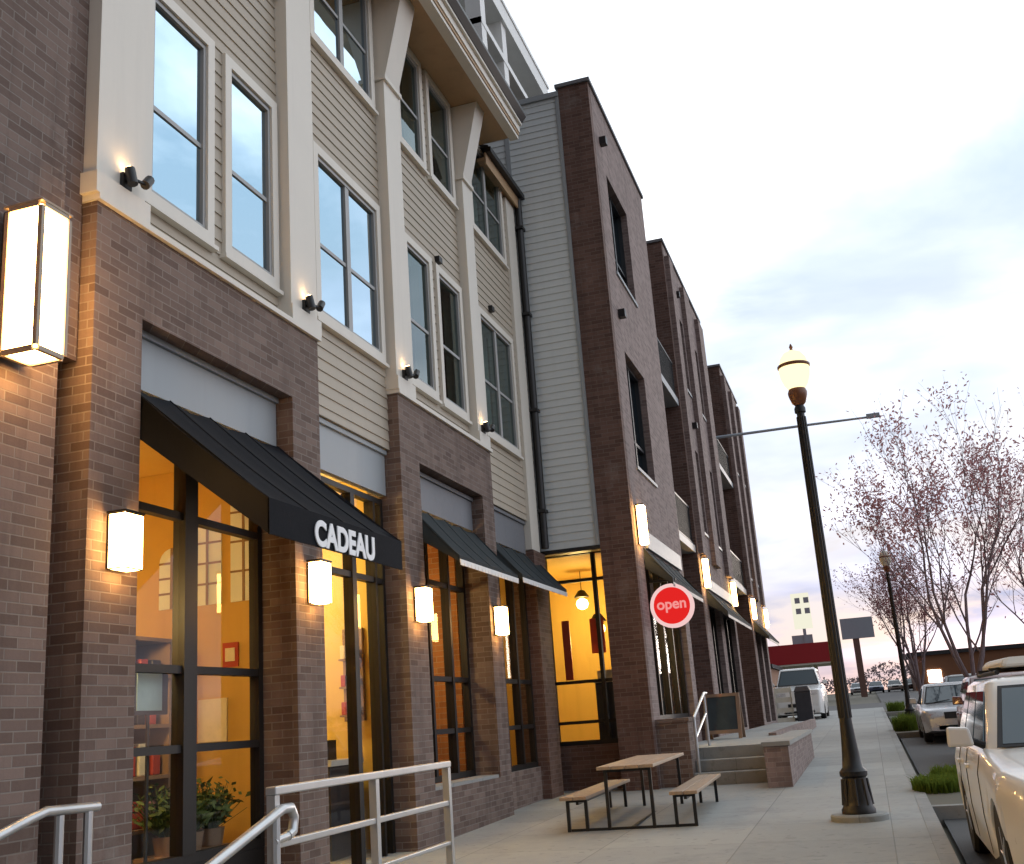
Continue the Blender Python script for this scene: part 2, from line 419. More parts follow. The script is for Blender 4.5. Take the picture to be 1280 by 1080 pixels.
def text_mesh(name, txt, size, mat, parent, loc, xdir, updir, thick=.012, off=.0, sx=1.0):
    cu = bpy.data.curves.new(name, 'FONT'); cu.body = txt; cu.size = size*S; cu.extrude = thick*S; cu.offset = off*S; cu.align_x = 'LEFT'
    t = bpy.data.objects.new(name+'_tmp', cu); C.objects.link(t)
    dg = bpy.context.evaluated_depsgraph_get(); me = bpy.data.meshes.new_from_object(t.evaluated_get(dg))
    bpy.data.objects.remove(t); bpy.data.curves.remove(cu)
    X = Vector(xdir); U = Vector(updir); Z = X.cross(U)
    mt = Matrix(((X.x*sx, U.x, Z.x, loc[0]*S), (X.y*sx, U.y, Z.y, loc[1]*S), (X.z*sx, U.z, Z.z, loc[2]*S), (0, 0, 0, 1)))
    me.transform(mt); me.materials.clear(); me.materials.append(MATS[mat])
    o = bpy.data.objects.new(name, me); C.objects.link(o)
    o.parent = parent
    if parent.get('_root'): o.matrix_parent_inverse = Matrix.Translation(-Vector(parent['_root']))
    return o

# ------------------------------------------------------------------ setting: ground, sidewalk, street
FX = -4.6                      # main facade line
def slope_sheet(mb, x0, x1, y0, y1, dz, n=1):
    for k in range(n):
        a, b = y0+(y1-y0)*k/n, y0+(y1-y0)*(k+1)/n
        mb.quad((x0, a, gz(a)+dz), (x1, a, gz(a)+dz), (x1, b, gz(b)+dz), (x0, b, gz(b)+dz))
    return mb
g = MB()
for a, b in ((-120, 160), (160, 3000)): g.quad((-1500, a, gz(a)-.20), (1500, a, gz(a)-.20), (1500, b, gz(b)-.20), (-1500, b, gz(b)-.20))
tag(g.build('ground', 'land'), kind='structure')
m = MB(); slope_sheet(m, .52, 10.5, -60, 160, -.13); slope_sheet(m, -60, .52, 58, 75, -.13)
tag(m.build('road', 'asphalt'), kind='structure')
m = MB(); m.hexa([(-9, -40, gz(-40)-.4), (.30, -40, gz(-40)-.4), (.30, 57, gz(57)-.4), (-9, 57, gz(57)-.4)], [(-9, -40, gz(-40)), (.30, -40, gz(-40)), (.30, 57, gz(57)), (-9, 57, gz(57))])
tag(m.build('sidewalk', 'concrete'), kind='structure')
m = MB()
def kerb(m, x0, x1, a, b, dz=.004): m.hexa([(x0, a, gz(a)-.3), (x1, a, gz(a)-.3), (x1, b, gz(b)-.3), (x0, b, gz(b)-.3)], [(x0, a, gz(a)+dz), (x1, a, gz(a)+dz), (x1, b, gz(b)+dz), (x0, b, gz(b)+dz)])
kerb(m, .30, .43, -40, 57)
tag(m.build('kerb', 'concrete_step'), kind='structure')
# planted kerb extensions between the parking bays
m = MB(); s_ = MB()
for a, b in ((12.7, 16.6), (29.5, 36.0), (47.5, 53.0)):
    kerb(m, .431, 2.35, a, a+.14, .002); kerb(m, .431, 2.35, b-.14, b, .002); kerb(m, 2.351, 2.49, a, b, .002)
    s_.hexa([(.431, a+.14, gz(a)-.3), (2.35, a+.14, gz(a)-.3), (2.35, b-.14, gz(b)-.3), (.431, b-.14, gz(b)-.3)], [(.431, a+.14, gz(a)-.01), (2.35, a+.14, gz(a)-.01), (2.35, b-.14, gz(b)-.01), (.431, b-.14, gz(b)-.01)])
tag(m.build('planter_kerb', 'concrete_step'), kind='structure')
tag(s_.build('planter_soil', 'land'), kind='structure')

# ------------------------------------------------------------------ near shop building (cream trim, beige siding, brick shopfronts)
B1 = thing('shop_building', 'cream trimmed beige sided building with brick shopfronts and an overhanging eave', 'building', (FX, 5.65, 0))
SX = -4.735                     # siding plane, columns stand at FX
def brick_bay(y0, pa, pb, y1, plinth):
    mb = MB(); holes = [(pa, pb, -1.2 if plinth is None else plinth, 4.35)]
    wall_x(mb, FX-.42, FX, y0, y1, -1.2, 5.05, holes); mb.build('brick_bay', 'brick_grey', B1)
    MB().box(FX-.44, FX+.035, y0-.02, y1+.02, 5.052, 5.10).build('ledge_trim', 'cream_trim', B1)
brick_bay(5.65, 6.17, 8.35, 8.86, None)
brick_bay(10.77, 11.32, 13.52, 13.97, .71)
MB().box(FX-.30, FX-.02, 11.32, 13.52, .712, .75).build('window_sill', 'concrete_step', B1)
# siding walls with window openings
WY = [(6.37, 7.13, 'single', 'glass_sky'), (7.50, 8.21, 'single', 'glass_sky'), (9.15, 10.60, 'pair', 'glass_sky'), (11.50, 12.23, 'single', 'glass_dim'), (12.58, 13.36, 'single', 'glass_dim'), (14.24, 15.72, 'pair', 'glass_dim')]
wins = [(a, b, z0, z1, k, m_) for z0, z1 in ((5.49, 7.26), (8.74, 10.22)) for a, b, k, m_ in WY]
mb = MB()
wall_x(mb, SX-.22, SX, 5.66, 16.62, 4.40, 10.6, [(w[0], w[1], w[2], w[3]) for w in wins], lap=.125)
mb.build('siding_wall', 'beige_siding', B1)
def window(y0, y1, z0, z1, kind, gm):
    c = MB(); ring_x(c, SX-.10, SX+.045, y0-.10, y1+.10, z0-.10, z1+.11, .10, .10)
    c.box(SX-.1, SX+.07, y0-.13, y1+.13, z0-.14, z0-.102)
    c.build('window', 'cream_trim', B1)
    W_ = C.objects[-1]
    f = MB(); ring_x(f, SX-.10, SX+.022, y0+.002, y1-.002, z0+.002, z1-.002, .036)
    zm = z0+(z1-z0)*.44
    if kind == 'pair':
        ym = (y0+y1)/2; f.box(SX-.09, SX+.016, ym-.045, ym+.045, z0+.039, z1-.039)
        f.box(SX-.08, SX+.002, y0+.039, ym-.046, zm-.02, zm+.02); f.box(SX-.08, SX+.002, ym+.046, y1-.039, zm-.02, zm+.02)
    else: f.box(SX-.08, SX+.002, y0+.039, y1-.039, zm-.02, zm+.02)
    f.build('frame', 'sash_grey', W_)
    if kind == 'pair':
        p = MB().box(SX-.018, SX-.011, y0+.039, ym-.046, z0+.039, z1-.039).box(SX-.018, SX-.011, ym+.046, y1-.039, z0+.039, z1-.039)
    else: p = MB().box(SX-.018, SX-.011, y0+.039, y1-.039, z0+.039, z1-.039)
    p.build('pane', gm, W_)
    if gm == 'glass_dim':
        cu = MB(); yy = y0+.05; k = 0
        while yy < y1-.05:
            e = min(yy+.06, y1-.05); xo = .02*(k % 2)
            if (k//4) % 2 == 0: cu.quad((SX-.30-xo, yy, z0-.1), (SX-.32+xo, e, z0-.1), (SX-.32+xo, e, z1+.1), (SX-.30-xo, yy, z1+.1))
            yy += .06; k += 1
        cu.build('curtain', 'curtain', W_)
for w in wins: window(*w)
for z0, z1 in ((4.9, 7.7), (8.2, 10.5)):   # rooms behind the upper windows
    mb = MB(); mb.quad((-8.2, 5.5, z0), (-8.2, 16.5, z0), (-8.2, 16.5, z1), (-8.2, 5.5, z1)); mb.quad((-8.2, 5.5, z0), (SX-.23, 5.5, z0), (SX-.23, 16.5, z0), (-8.2, 16.5, z0))
    mb.quad((-8.2, 5.5, z1), (SX-.23, 5.5, z1), (SX-.23, 16.5, z1), (-8.2, 16.5, z1)); mb.quad((-8.2, 5.5, z0), (SX-.23, 5.5, z0), (SX-.23, 5.5, z1), (-8.2, 5.5, z1))
    mb.quad((-8.2, 16.5, z0), (SX-.23, 16.5, z0), (SX-.23, 16.5, z1), (-8.2, 16.5, z1))
    mb.build('room_shell', 'room_dark', B1)
# trim columns with flared brackets under the eave
for y0, y1, zb in ((5.63, 6.17, 5.10), (8.36, 8.87, 5.10), (10.77, 11.22, 5.10), (13.52, 13.90, 5.10)):
    c = MB(); c.box(SX-.05, FX, y0, y1, zb, 9.1); c.box(SX-.05, FX+.03, y0-.03, y1+.03, zb, zb+.16)
    c.build('trim_column', 'cream_trim', B1)
    b = MB(); b.box(SX-.04, FX+.035, y0-.03, y1+.03, 9.102, 9.16)
    b.prism_y([(SX-.04, 9.162), (FX+.01, 9.162), (FX+.30, 10.33), (SX-.04, 10.33)], y0+.02, y1-.02)
    b.build('bracket', 'cream_trim', B1)
MB().box(SX-.05, FX-.08, 15.98, 16.42, 3.95, 10.0).build('trim_column', 'cream_trim', B1)
# eave
def eave(y0, y1, xo, zt):
    e = MB(); e.box(SX-.3, xo, y0, y1, zt, zt+.05); e.build('soffit', 'soffit_wood', B1)
    f = MB(); f.box(xo-.12, xo+.02, y0, y1, zt-.06, zt-.002); f.box(xo-.06, xo+.05, y0-.01, y1+.01, zt+.052, zt+.17); f.box(xo-.06, xo+.09, y0-.01, y1+.01, zt+.172, zt+.22)
    f.build('fascia', 'cream_trim', B1)
    f = MB(); f.box(xo+.0, xo+.035, y0, y1, zt+.002, zt+.05); f.build('fascia_shadow_board', 'soffit_wood', B1)
    gmb = MB(); gmb.prism_y([(xo-.06, zt+.222), (xo+.10, zt+.222), (xo+.17, zt+.31), (xo+.17, zt+.36), (xo-.06, zt+.36)], y0-.02, y1+.02); gmb.build('gutter', 'black_metal', B1)
    r = MB(); r.hexa([(-9.2, y0, zt+.1), (xo-.07, y0, zt+.1), (xo-.07, y1, zt+.1), (-9.2, y1, zt+.1)], [(-9.2, y0, zt+2.2), (xo-.07, y0, zt+.37), (xo-.07, y1, zt+.37), (-9.2, y1, zt+2.2)]); r.build('roof', 'roof_dark', B1)
eave(5.3, 14.75, FX+.55, 10.34)
e = MB(); e.box(SX-.3, FX-.03, 14.77, 16.60, 10.06, 10.12); e.build('soffit', 'soffit_wood', B1)
e = MB(); e.box(FX-.028, FX+.0, 14.77, 16.60, 10.0, 10.2); e.build('fascia', 'soffit_wood', B1)
e = MB(); e.box(FX-.02, FX+.09, 14.77, 16.60, 10.202, 10.29); e.build('gutter', 'black_metal', B1)
r = MB(); r.hexa([(-9.2, 14.77, 10.3), (FX+.05, 14.77, 10.3), (FX+.05, 16.6, 10.3), (-9.2, 16.6, 10.3)], [(-9.2, 14.77, 12.2), (FX+.05, 14.77, 10.32), (FX+.05, 16.6, 10.32), (-9.2, 16.6, 12.2)]); r.build('roof', 'roof_dark', B1)
# downpipe
d = MB(); d.tube([(FX-.02, 16.52, 10.3), (FX-.02, 16.52, 4.02)], .065, 10)
for zz in (4.6, 6.3, 8.0, 9.6): d.box(FX-.10, FX+.055, 16.43, 16.61, zz, zz+.05)
d.build('downpipe', 'black_metal', B1, smooth=True)
for yy, zz in ((12.55, 7.42), (14.75, 7.5)): MB().box(SX, SX+.07, yy, yy+.12, zz, zz+.08).build('wall_vent', 'black_metal', B1)
# sign panels above the shop windows and the shop glazing
def panel(y0, y1, z0, z1, x, mat):
    mb = MB(); mb.box(x-.08, x, y0, y1, z0, z1); mb.box(x-.08, x+.03, y0, y1, z1+.002, z1+.05); mb.build('sign_panel', mat, B1)
panel(6.19, 8.33, 3.90, 4.30, FX-.16, 'grey_panel'); panel(8.88, 10.75, 3.88, 4.34, SX-.05, 'grey_panel')
panel(11.34, 13.50, 3.88, 4.28, FX-.16, 'slate_panel'); panel(13.99, 15.97, 3.88, 4.34, SX-.05, 'slate_panel')
def shopfront(y0, y1, z0, z1, x, mull, trans, parent=B1, dk='dark_bronze', w=.07):
    f = MB(); ring_x(f, x-.09, x, y0, y1, z0, z1, w)
    ys = [y0+w]+[q for m_, ww in mull for q in (m_-ww/2, m_+ww/2)]+[y1-w]
    for m_, ww in mull: f.box(x-.10, x+.012, m_-ww/2, m_+ww/2, z0+w, z1-w)
    for k in range(0, len(ys), 2):
        for t_ in trans: f.box(x-.085, x-.005, ys[k], ys[k+1], t_-.03, t_+.03)
    f.build('shop_window', dk, parent); W_ = C.objects[-1]
    p = MB()
    for k in range(0, len(ys), 2): p.box(x-.05, x-.042, ys[k]+.001, ys[k+1]-.001, z0+w+.001, z1-w-.001)
    p.build('pane', 'glass_shop', W_)
    return W_
GX = FX-.33
sf1 = shopfront(6.17, 8.35, .52, 3.86, GX, [(7.27, .17)], [1.34, 1.92, 3.10])
MB().box(GX-.2, GX-.002, 6.17, 8.35, -1.0, .518).build('base_panel', 'dark_bronze', B1)
sf2 = shopfront(8.88, 10.75, -.1, 3.84, SX-.10, [(9.98, .09), (10.50, .04)], [2.93], w=.06)
sf3 = shopfront(11.32, 13.52, .752, 3.86, GX, [(12.2, .06), (12.9, .06)], [1.32, 1.94, 3.1])
sf4 = shopfront(13.99, 15.97, .72, 3.86, SX-.10, [(14.65, .06), (15.3, .06)], [1.30, 1.94])
MB().box(SX-.34, SX-.06, 13.975, 15.97, -.6, .718).build('base_wall', 'brick_grey', B1)
MB().box(SX-.30, FX-.06, 15.98, 16.62, -.6, 3.94).build('brick_pier', 'brick_brown', B1)
# shop rooms
def room(y0, y1, z0, z1, xb, wall, floor='room_floor', ceil=None, parent=B1, xf=SX-.4, side=None):
    mb = MB(); mb.box(xb-.1, xb, y0, y1, z0, z1); mb.box(xb, xf, y0-.05, y0, z0, z1); mb.box(xb, xf, y1, y1+.05, z0, z1); mb.build('room_wall', wall, parent)
    MB().box(xb, xf+.3, y0, y1, z0-.06, z0-.002).build('room_floor', floor, parent)
    MB().box(xb, xf+.2, y0, y1, z1+.002, z1+.06).build('room_ceiling', ceil or wall, parent)
room(5.9, 8.80, -.05, 3.95, -9.0, 'room_orange')
room(8.92, 11.1, -.05, 4.2, -8.0, 'room_yellow', ceil='room_cream')
room(11.22, 13.72, .1, 3.95, -7.2, 'brick_orange', ceil='room_orange')
room(13.84, 16.5, .1, 3.95, -7.2, 'room_orange', ceil='room_dark')

# lit ceiling lamps inside the shops
def pendant(y, x, zt, zl, label, r=.13, mat='glow_ceiling', watt=48, colr=(1.0, .70, .28)):
    t = thing('pendant_lamp', label, 'lamp', (x, y, zl), 'pendant lamps inside the shops')
    MB().tube([(x, y, zl+.12), (x, y, zt)], .008, 5).build('cord', 'black_metal', t)
    MB().lathe([(.03, zl+.14), (.07, zl+.12), (r+.03, zl), (r+.02, zl)], (x, y, 0), 16).build('shade', 'black_metal', t, smooth=True)
    MB().lathe([(.03, zl-.02), (r*.8, zl-.06), (r, zl-.13), (r*.75, zl-.2), (.03, zl-.23)], (x, y, 0), 14).build('bulb', mat, t, smooth=True)
    ld = bpy.data.lights.new('bulb_light', 'POINT'); ld.energy = watt; ld.color = colr; ld.shadow_soft_size = .16
    lo = bpy.data.objects.new('bulb_light', ld); C.objects.link(lo); lo.location = Vector((x, y, zl-.34))*S; lo.parent = t; lo.matrix_parent_inverse = Matrix.Translation(-Vector(t['_root']))
pendant(6.42, -5.16, 3.95, 2.75, 'added warm pendant bulb hidden behind the first brick pier to light the cafe shelf', watt=85)  # added lamp, kept out of view, lights the shelf and side wall
pendant(8.2, -7.9, 3.95, 3.0, 'warm pendant bulb deep inside the orange cafe room', watt=70)
pendant(10.0, -6.2, 4.2, 3.45, 'warm pendant bulb behind the glass door of the yellow shop', .15, watt=110, colr=(1.0, .76, .32))
pendant(12.3, -6.0, 3.95, 3.1, 'warm pendant bulb in front of the orange brick shop wall', watt=70)
pendant(15.2, -6.2, 3.95, 3.0, 'warm pendant bulb in the last dark fronted shop before the downpipe', .08, watt=40)

# cafe interior things seen through the first window
bx = -8.99
for k, (a, b) in enumerate(((11.6, 12.15), (12.3, 12.9))): pass
fr = thing('arched_reflection', 'tall pale arched shape imitating a window reflection on the orange cafe wall, the left one', 'mirror', (-8.9, 11, 2), 'arched panels in the cafe')
ROOTS.remove(fr); bpy.data.objects.remove(fr)
mb = thing('menu_board', 'pale green printed menu sheet in a dark frame inside the cafe window', 'menu board', (-5.115, 7.02, -.04))
MB().box(-5.13, -5.10, 6.80, 7.24, 1.60, 1.93).build('frame', 'black_metal', mb)
MB().box(-5.099, -5.093, 6.86, 7.16, 1.63, 1.90).build('sheet', 'teal_item', mb)
MB().tube([(-5.115, 7.02, 1.60), (-5.115, 7.02, .02)], .015, 6).lathe([(.16, -.04), (.16, -.02), (.03, .0)], (-5.115, 7.02, 0), 14).build('stand', 'black_metal', mb)
sh = thing('display_shelf', 'wooden display shelf stacked with red and cream goods inside the cafe window', 'shelf', (-5.75, 7.0, -.05))
MB().box(-6.0, -5.62, 6.72, 6.76, -.05, 2.25).box(-6.0, -5.62, 8.0, 8.04, -.05, 2.25).box(-6.02, -6.0, 6.72, 8.04, -.05, 2.25).build('side_panel', 'wood_frame', sh)
for zz in (.35, .75, 1.15, 1.55, 1.95, 2.25): MB().box(-6.0, -5.6, 6.762, 7.998, zz-.03, zz).build('shelf_board', 'wood_frame', sh)
random.seed(4)
for zz in (.35, .75, 1.15, 1.55, 1.95):
    yy = 6.82
    while yy < 7.85:
        w = random.uniform(.08, .2); h = random.uniform(.12, .3)
        mt = random.choice(['red_item', 'pink_item', 'cream_item', 'red_item', 'black_metal', 'wood_frame'])
        nm, lb = {'red_item': ('tin', 'red tin'), 'pink_item': ('carton', 'pink carton'), 'cream_item': ('carton', 'cream carton'), 'black_metal': ('jar', 'black jar'), 'wood_frame': ('crate', 'brown crate')}[mt]
        o = MB().box(-5.9, -5.66, yy, yy+w, zz+.001, zz+h).build(nm, mt, bevel=.01)
        tag(o, lb+' standing on the display shelf in the cafe window', nm, 'goods on the cafe shelf')
        yy += w+random.uniform(.02, .08)
def seedling(name, label, cat, x, y, zb, hh, rr, n, mat, group, pot='wood_frame', seed=1):
    rnd = random.Random(seed); t = thing(name, label, cat, (x, y, zb), group)
    MB().lathe([(rr*.45, zb), (rr*.55, zb+.14), (rr*.5, zb+.14), (rr*.45, zb+.10)], (x, y, 0), 14).build('pot', pot, t, smooth=True)
    l = MB()
    for k in range(n):
        a = rnd.uniform(0, 6.28); e = rnd.uniform(.1, 1.0); d = Vector((math.cos(a)*e, math.sin(a)*e, rnd.uniform(.5, 1.0))).normalized()
        q = Vector((x, y, zb+.12))+d*rnd.uniform(.2, 1)*hh; s1 = Vector((rnd.uniform(-1, 1), rnd.uniform(-1, 1), rnd.uniform(-.5, .5))).normalized()*rnd.uniform(.03, .06); s2 = d.cross(s1).normalized()*.02
        l.quad(q-s1, q+s2, q+s1, q-s2); l.quad(q-s1*.1, q+s1*.1, Vector((x, y, zb+.1))+s1*.1, Vector((x, y, zb+.1))-s1*.1)
    l.build('leaves', mat, t)
def arched(x0, x1, z0, z1):  # pale arches and bars imitate window reflections in the shop glass
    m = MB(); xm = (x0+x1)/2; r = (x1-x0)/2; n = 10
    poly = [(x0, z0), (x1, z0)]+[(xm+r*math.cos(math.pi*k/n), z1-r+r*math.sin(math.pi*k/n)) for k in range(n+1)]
    m.prism_y(poly, 8.785, 8.797); m.build('reflection_panel', 'far_white', B1); W_ = C.objects[-1]
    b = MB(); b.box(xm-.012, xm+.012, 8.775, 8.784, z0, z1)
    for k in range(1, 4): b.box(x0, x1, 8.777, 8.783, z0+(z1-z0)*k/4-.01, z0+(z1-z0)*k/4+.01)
    b.build('reflection_bars', 'wood_frame', W_)
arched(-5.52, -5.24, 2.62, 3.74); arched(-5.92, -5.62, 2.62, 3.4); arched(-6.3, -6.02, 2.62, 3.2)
MB().box(GX-.55, GX-.2, 7.37, 8.33, .50, .56).build('window_shelf', 'wood_frame', B1)
for k, (yy, lab) in enumerate(((7.55, 'potted green plant on the cafe window shelf beside the wide mullion'), (7.85, 'potted green plant in the middle of the cafe window shelf'), (8.15, 'potted green plant at the right end of the cafe window shelf'))):
    seedling('potted_plant', lab, 'plant', GX-.38, yy, .56, .42, .2, 260, 'leaf_green', 'plants on the cafe window shelf', seed=k)
def bistro(x, y, lab):
    t = thing('cafe_table', lab, 'table', (x, y, 0))
    MB().lathe([(.34, .66), (.34, .69), (.33, .70)], (x, y, 0), 22).build('table_top', 'wood_frame', t)
    MB().lathe([(.2, -.04), (.2, -.02), (.03, .02), (.03, .65)], (x, y, 0), 14).build('pedestal', 'black_metal', t)
bistro(-7.0, 8.1, 'round wooden cafe table inside the orange cafe')
# pictures on the cafe back wall
for y0, y1, z0, z1, lab in ((11.0, 11.5, 1.9, 2.3, ''),): pass
pic = thing('framed_picture', 'small red framed picture on the yellow cafe wall', 'picture', (-5.52, 8.79, 2.03))
MB().box(-5.60, -5.44, 8.775, 8.797, 2.03, 2.25).build('frame', 'red_item', pic); MB().box(-5.57, -5.47, 8.768, 8.774, 2.08, 2.2).build('print', 'cream_item', pic)
tag(MB().box(-5.86, -5.56, 8.78, 8.797, 1.38, 1.76).build('notice', 'cream_item'), 'pale cream notice sheet on the yellow cafe wall above the plants', 'notice')
# counter of the yellow shop
ct = thing('shop_counter', 'white counter with dark panels inside the yellow shop', 'counter', (-5.6, 10.5, 0))
MB().box(-5.95, -5.30, 10.25, 10.9, -.04, 1.06).build('body', 'bin_dark', ct); MB().box(-6.0, -5.26, 10.2, 10.95, 1.062, 1.12).build('top', 'white_trim', ct)
MB().box(-5.55, -5.40, 10.35, 10.6, 1.121, 1.32).build('till', 'black_metal', ct)
wr = thing('wall_rack', 'dark wall rack of small goods behind the counter of the yellow shop', 'rack', (-5.45, 11.05, 1.5))
MB().box(-5.52, -5.28, 11.05, 11.097, 1.5, 2.5).build('back_board', 'wood_frame', wr)
for zz in (1.55, 1.85, 2.15): MB().box(-5.52, -5.28, 10.94, 11.048, zz, zz+.02).build('shelf_board', 'wood_frame', wr)
random.seed(8)
for zz in (1.571, 1.871, 2.171):
    for k in range(3):
        mt = random.choice(['red_item', 'cream_item', 'black_metal']); nm = {'red_item': 'tin', 'cream_item': 'carton', 'black_metal': 'jar'}[mt]; cl_ = {'red_item': 'red', 'cream_item': 'cream', 'black_metal': 'black'}[mt]
        tag(MB().box(-5.51+k*.075, -5.455+k*.075, 10.96, 11.03, zz, zz+random.uniform(.1, .2)).build(nm, mt, bevel=.006), 'small '+cl_+' '+nm+' on the wall rack of the yellow shop', nm, 'goods on the yellow shop rack')
# ------------------------------------------------------------------ awnings
def awning(y0, y1, zt, xt, xo, zo, drop, label, mat, stripe=None, yo0=None, yo1=None, text=None):
    t = thing('awning', label, 'awning', (xt, (y0+y1)/2, zt), 'awnings over the shop windows')
    a, b = (y0 if yo0 is None else yo0), (y1 if yo1 is None else yo1)
    c = MB(); n = 8; th = .012
    for k in range(n):      # cloth dips slightly between the frame bars
        f0, f1 = k/n, (k+1)/n
        for q in range(2):
            o = -th*q
            P = [(xt+(xo-xt)*fx_, y0+(a-y0)*fx_+((y1-y0)+((b-a)-(y1-y0))*fx_)*fy_, zt+(zo-zt)*fx_-.02*math.sin(math.pi*fx_)-.006*math.sin(math.pi*4*fy_)**2+o) for fx_, fy_ in ((f0, 0), (f1, 0))]
            Q = []
            for fx_ in (f0, f1):
                Q.append([(xt+(xo-xt)*fx_, (y0+(a-y0)*fx_)+((y1+(b-y1)*fx_)-(y0+(a-y0)*fx_))*w_/16, zt+(zo-zt)*fx_-.03*math.sin(math.pi*fx_)-.028*math.sin(math.pi*4*w_/16)**2+o) for w_ in range(17)])
            for w_ in range(16): c.quad(Q[0][w_], Q[0][w_+1], Q[1][w_+1], Q[1][w_])
    c.quad((xt, y0, zt), (xo, a, zo), (xo, a, zo-drop), (xt, y0, zt-.34)); c.quad((xt, y1, zt), (xo, b, zo), (xo, b, zo-drop), (xt, y1, zt-.34))
    c.build('canopy', mat, t, smooth=True)
    v = MB(); v.box(xo-.008, xo+.004, a, b, zo-drop, zo+.004); v.build('valance', mat, t)
    if stripe:
        s = MB(); yy = a; k = 0
        while yy < b-.01:
            e = min(b, yy+.12); s.hexa([(xo+.005, yy+.01, zo-drop-.035), (xo+.012, yy+.01, zo-drop-.035), (xo+.012, e-.01, zo-drop-.035), (xo+.005, e-.01, zo-drop-.035)], [(xo+.005, yy, zo-drop+.03), (xo+.012, yy, zo-drop+.03), (xo+.012, e, zo-drop+.03), (xo+.005, e, zo-drop+.03)]); yy += .12
        s.build('edge_trim', stripe, t)
    for k in range(5):
        w_ = k*4; sm = []
        for q in range(9):
            fx_ = q/8; sm.append((xt+(xo-xt)*fx_, (y0+(a-y0)*fx_)+((y1+(b-y1)*fx_)-(y0+(a-y0)*fx_))*w_/16, zt+(zo-zt)*fx_-.03*math.sin(math.pi*fx_)+.002))
        MB().tube(sm, .006, 5).build('seam', mat, t)
    f = MB(); f.tube([(xo-.03, a+.03, zo-.03), (xo-.03, b-.03, zo-.03)], .015, 6)
    for yy in (a+.03, (a+b)/2, b-.03): f.tube([(xo-.03, yy, zo-.03), (xt+.02, yy, zt-.10)], .013, 6)
    f.build('support_frame', 'black_metal', t)
    if text:
        text_mesh('lettering', text[0], text[1], 'letter_white', t, (xo+.012, text[2], text[3]), (0, 1, 0), (0, 0, 1), .004, .010, text[4])
    return t
awning(6.19, 8.33, 3.90, FX-.15, -3.6, 2.90, .24, 'black awning with white lettering over the cafe window', 'black_awning', yo0=6.19, yo1=8.36, text=('CADEAU', .25, 6.80, 2.675, 1.0))
awning(11.34, 13.50, 3.86, FX-.15, -4.18, 3.22, .07, 'grey awning with white edge over the orange brick shop window', 'grey_awning', 'white_trim')
awning(14.0, 16.3, 3.86, SX-.02, -4.27, 3.30, .07, 'grey awning with white edge beside the black downpipe', 'grey_awning', 'white_trim')

# ------------------------------------------------------------------ left brick building with the big lantern
B0 = thing('brick_building', 'brown brick building corner at the left edge carrying the big lantern', 'building', (FX, 3, 0))
mb = MB(); wall_x(mb, -6.5, FX, -6.0, 5.33, -1.2, 11.5); mb.build('brick_wall', 'brick_grey', B0)
MB().box(-6.5, FX-.11, 5.331, 5.628, 3.88, 11.4).build('infill_wall', 'brick_grey', B0)
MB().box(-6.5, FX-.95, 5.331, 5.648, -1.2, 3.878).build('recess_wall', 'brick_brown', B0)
def box_lantern(name, label, x, y0, y1, z0, z1, depth, group=None, glow='glow_sconce', cat='wall lamp'):
    t = thing(name, label, cat, (x, (y0+y1)/2, z0), group)
    small = z1-z0 < .7; p = .008 if small else .028
    MB().box(x, x+.025, y0+.02, y1-.02, z0+.01, z1-.01).build('back_plate', 'black_metal', t)
    x0, x1 = x+.026, x+depth
    f = MB()
    for xx in (x0, x1-p):
        for yy in (y0, y1-p):
            if not small or xx == x0: f.box(xx, xx+p, yy, yy+p, z0+p, z1-p)
    for zz in (z0, z1-p):
        f.box(x0+p, x1-p, y0, y0+p, zz, zz+p); f.box(x0+p, x1-p, y1-p, y1, zz, zz+p); f.box(x0, x0+p, y0+p, y1-p, zz, zz+p); f.box(x1-p, x1, y0+p, y1-p, zz, zz+p)
    f.box(x0-.01, x1+.004, y0-.004, y1+.004, z1+.001, z1+.014)
    f.build('frame', 'dark_bronze' if small else 'lantern_frame', t)
    q = p*.5
    MB().box(x0+q, x1-q, y0+q, y1-q, z0+q, z1-q).build('diffuser', glow, t, bevel=.004)
    return t
box_lantern('wall_lantern', 'large lit box lantern on the left brick wall at the photo edge', FX+.03, 4.76, 5.02, 3.62, 4.56, .30)
SCG = 'lit box lamps on the brick piers'
for y0, y1, lab in ((5.82, 6.02, 'lit box lamp on the brick pier left of the cafe window'), (8.52, 8.72, 'lit box lamp on the brick pier under the lettered awning'), (10.93, 11.13, 'lit box lamp on the brick pier left of the orange brick shop'), (13.60, 13.80, 'lit box lamp on the brick pier between the two grey awnings')):
    box_lantern('wall_sconce', lab, FX, y0, y1, 2.49, 2.86, .16, SCG)
UPG = 'small black spotlights on the cream columns'
def uplight(y, zz, lab):
    t = thing('wall_spotlight', lab, 'spotlight', (FX, y, zz), UPG)
    MB().box(FX, FX+.03, y-.05, y+.05, zz-.03, zz+.08).tube([(FX+.02, y, zz+.03), (FX+.09, y, zz+.03)], .016, 8).build('bracket', 'black_metal', t)
    h = MB().tube([(FX+.09, y-.02, zz-.02), (FX+.06, y-.02, zz+.11)], .038, 10).tube([(FX+.11, y+.09, zz+.02), (FX+.10, y+.16, zz+.1)], .036, 10).tube([(FX+.08, y, zz+.03), (FX+.11, y+.09, zz+.03)], .014, 6)
    h.build('lamp_head', 'black_metal', t, smooth=True)
    MB().tube([(FX+.0595, y-.02, zz+.112), (FX+.0585, y-.02, zz+.117)], .03, 10).build('lens', 'glow_up', t)
for y, lab in ((5.93, 'black twin spotlight on the first cream column from the left'), (8.62, 'black twin spotlight on the cream column beside the blue double window'), (10.98, 'black spotlight at the foot of the third cream column'), (13.70, 'black spotlight at the foot of the fourth cream column')):
    uplight(y, 5.30, lab)

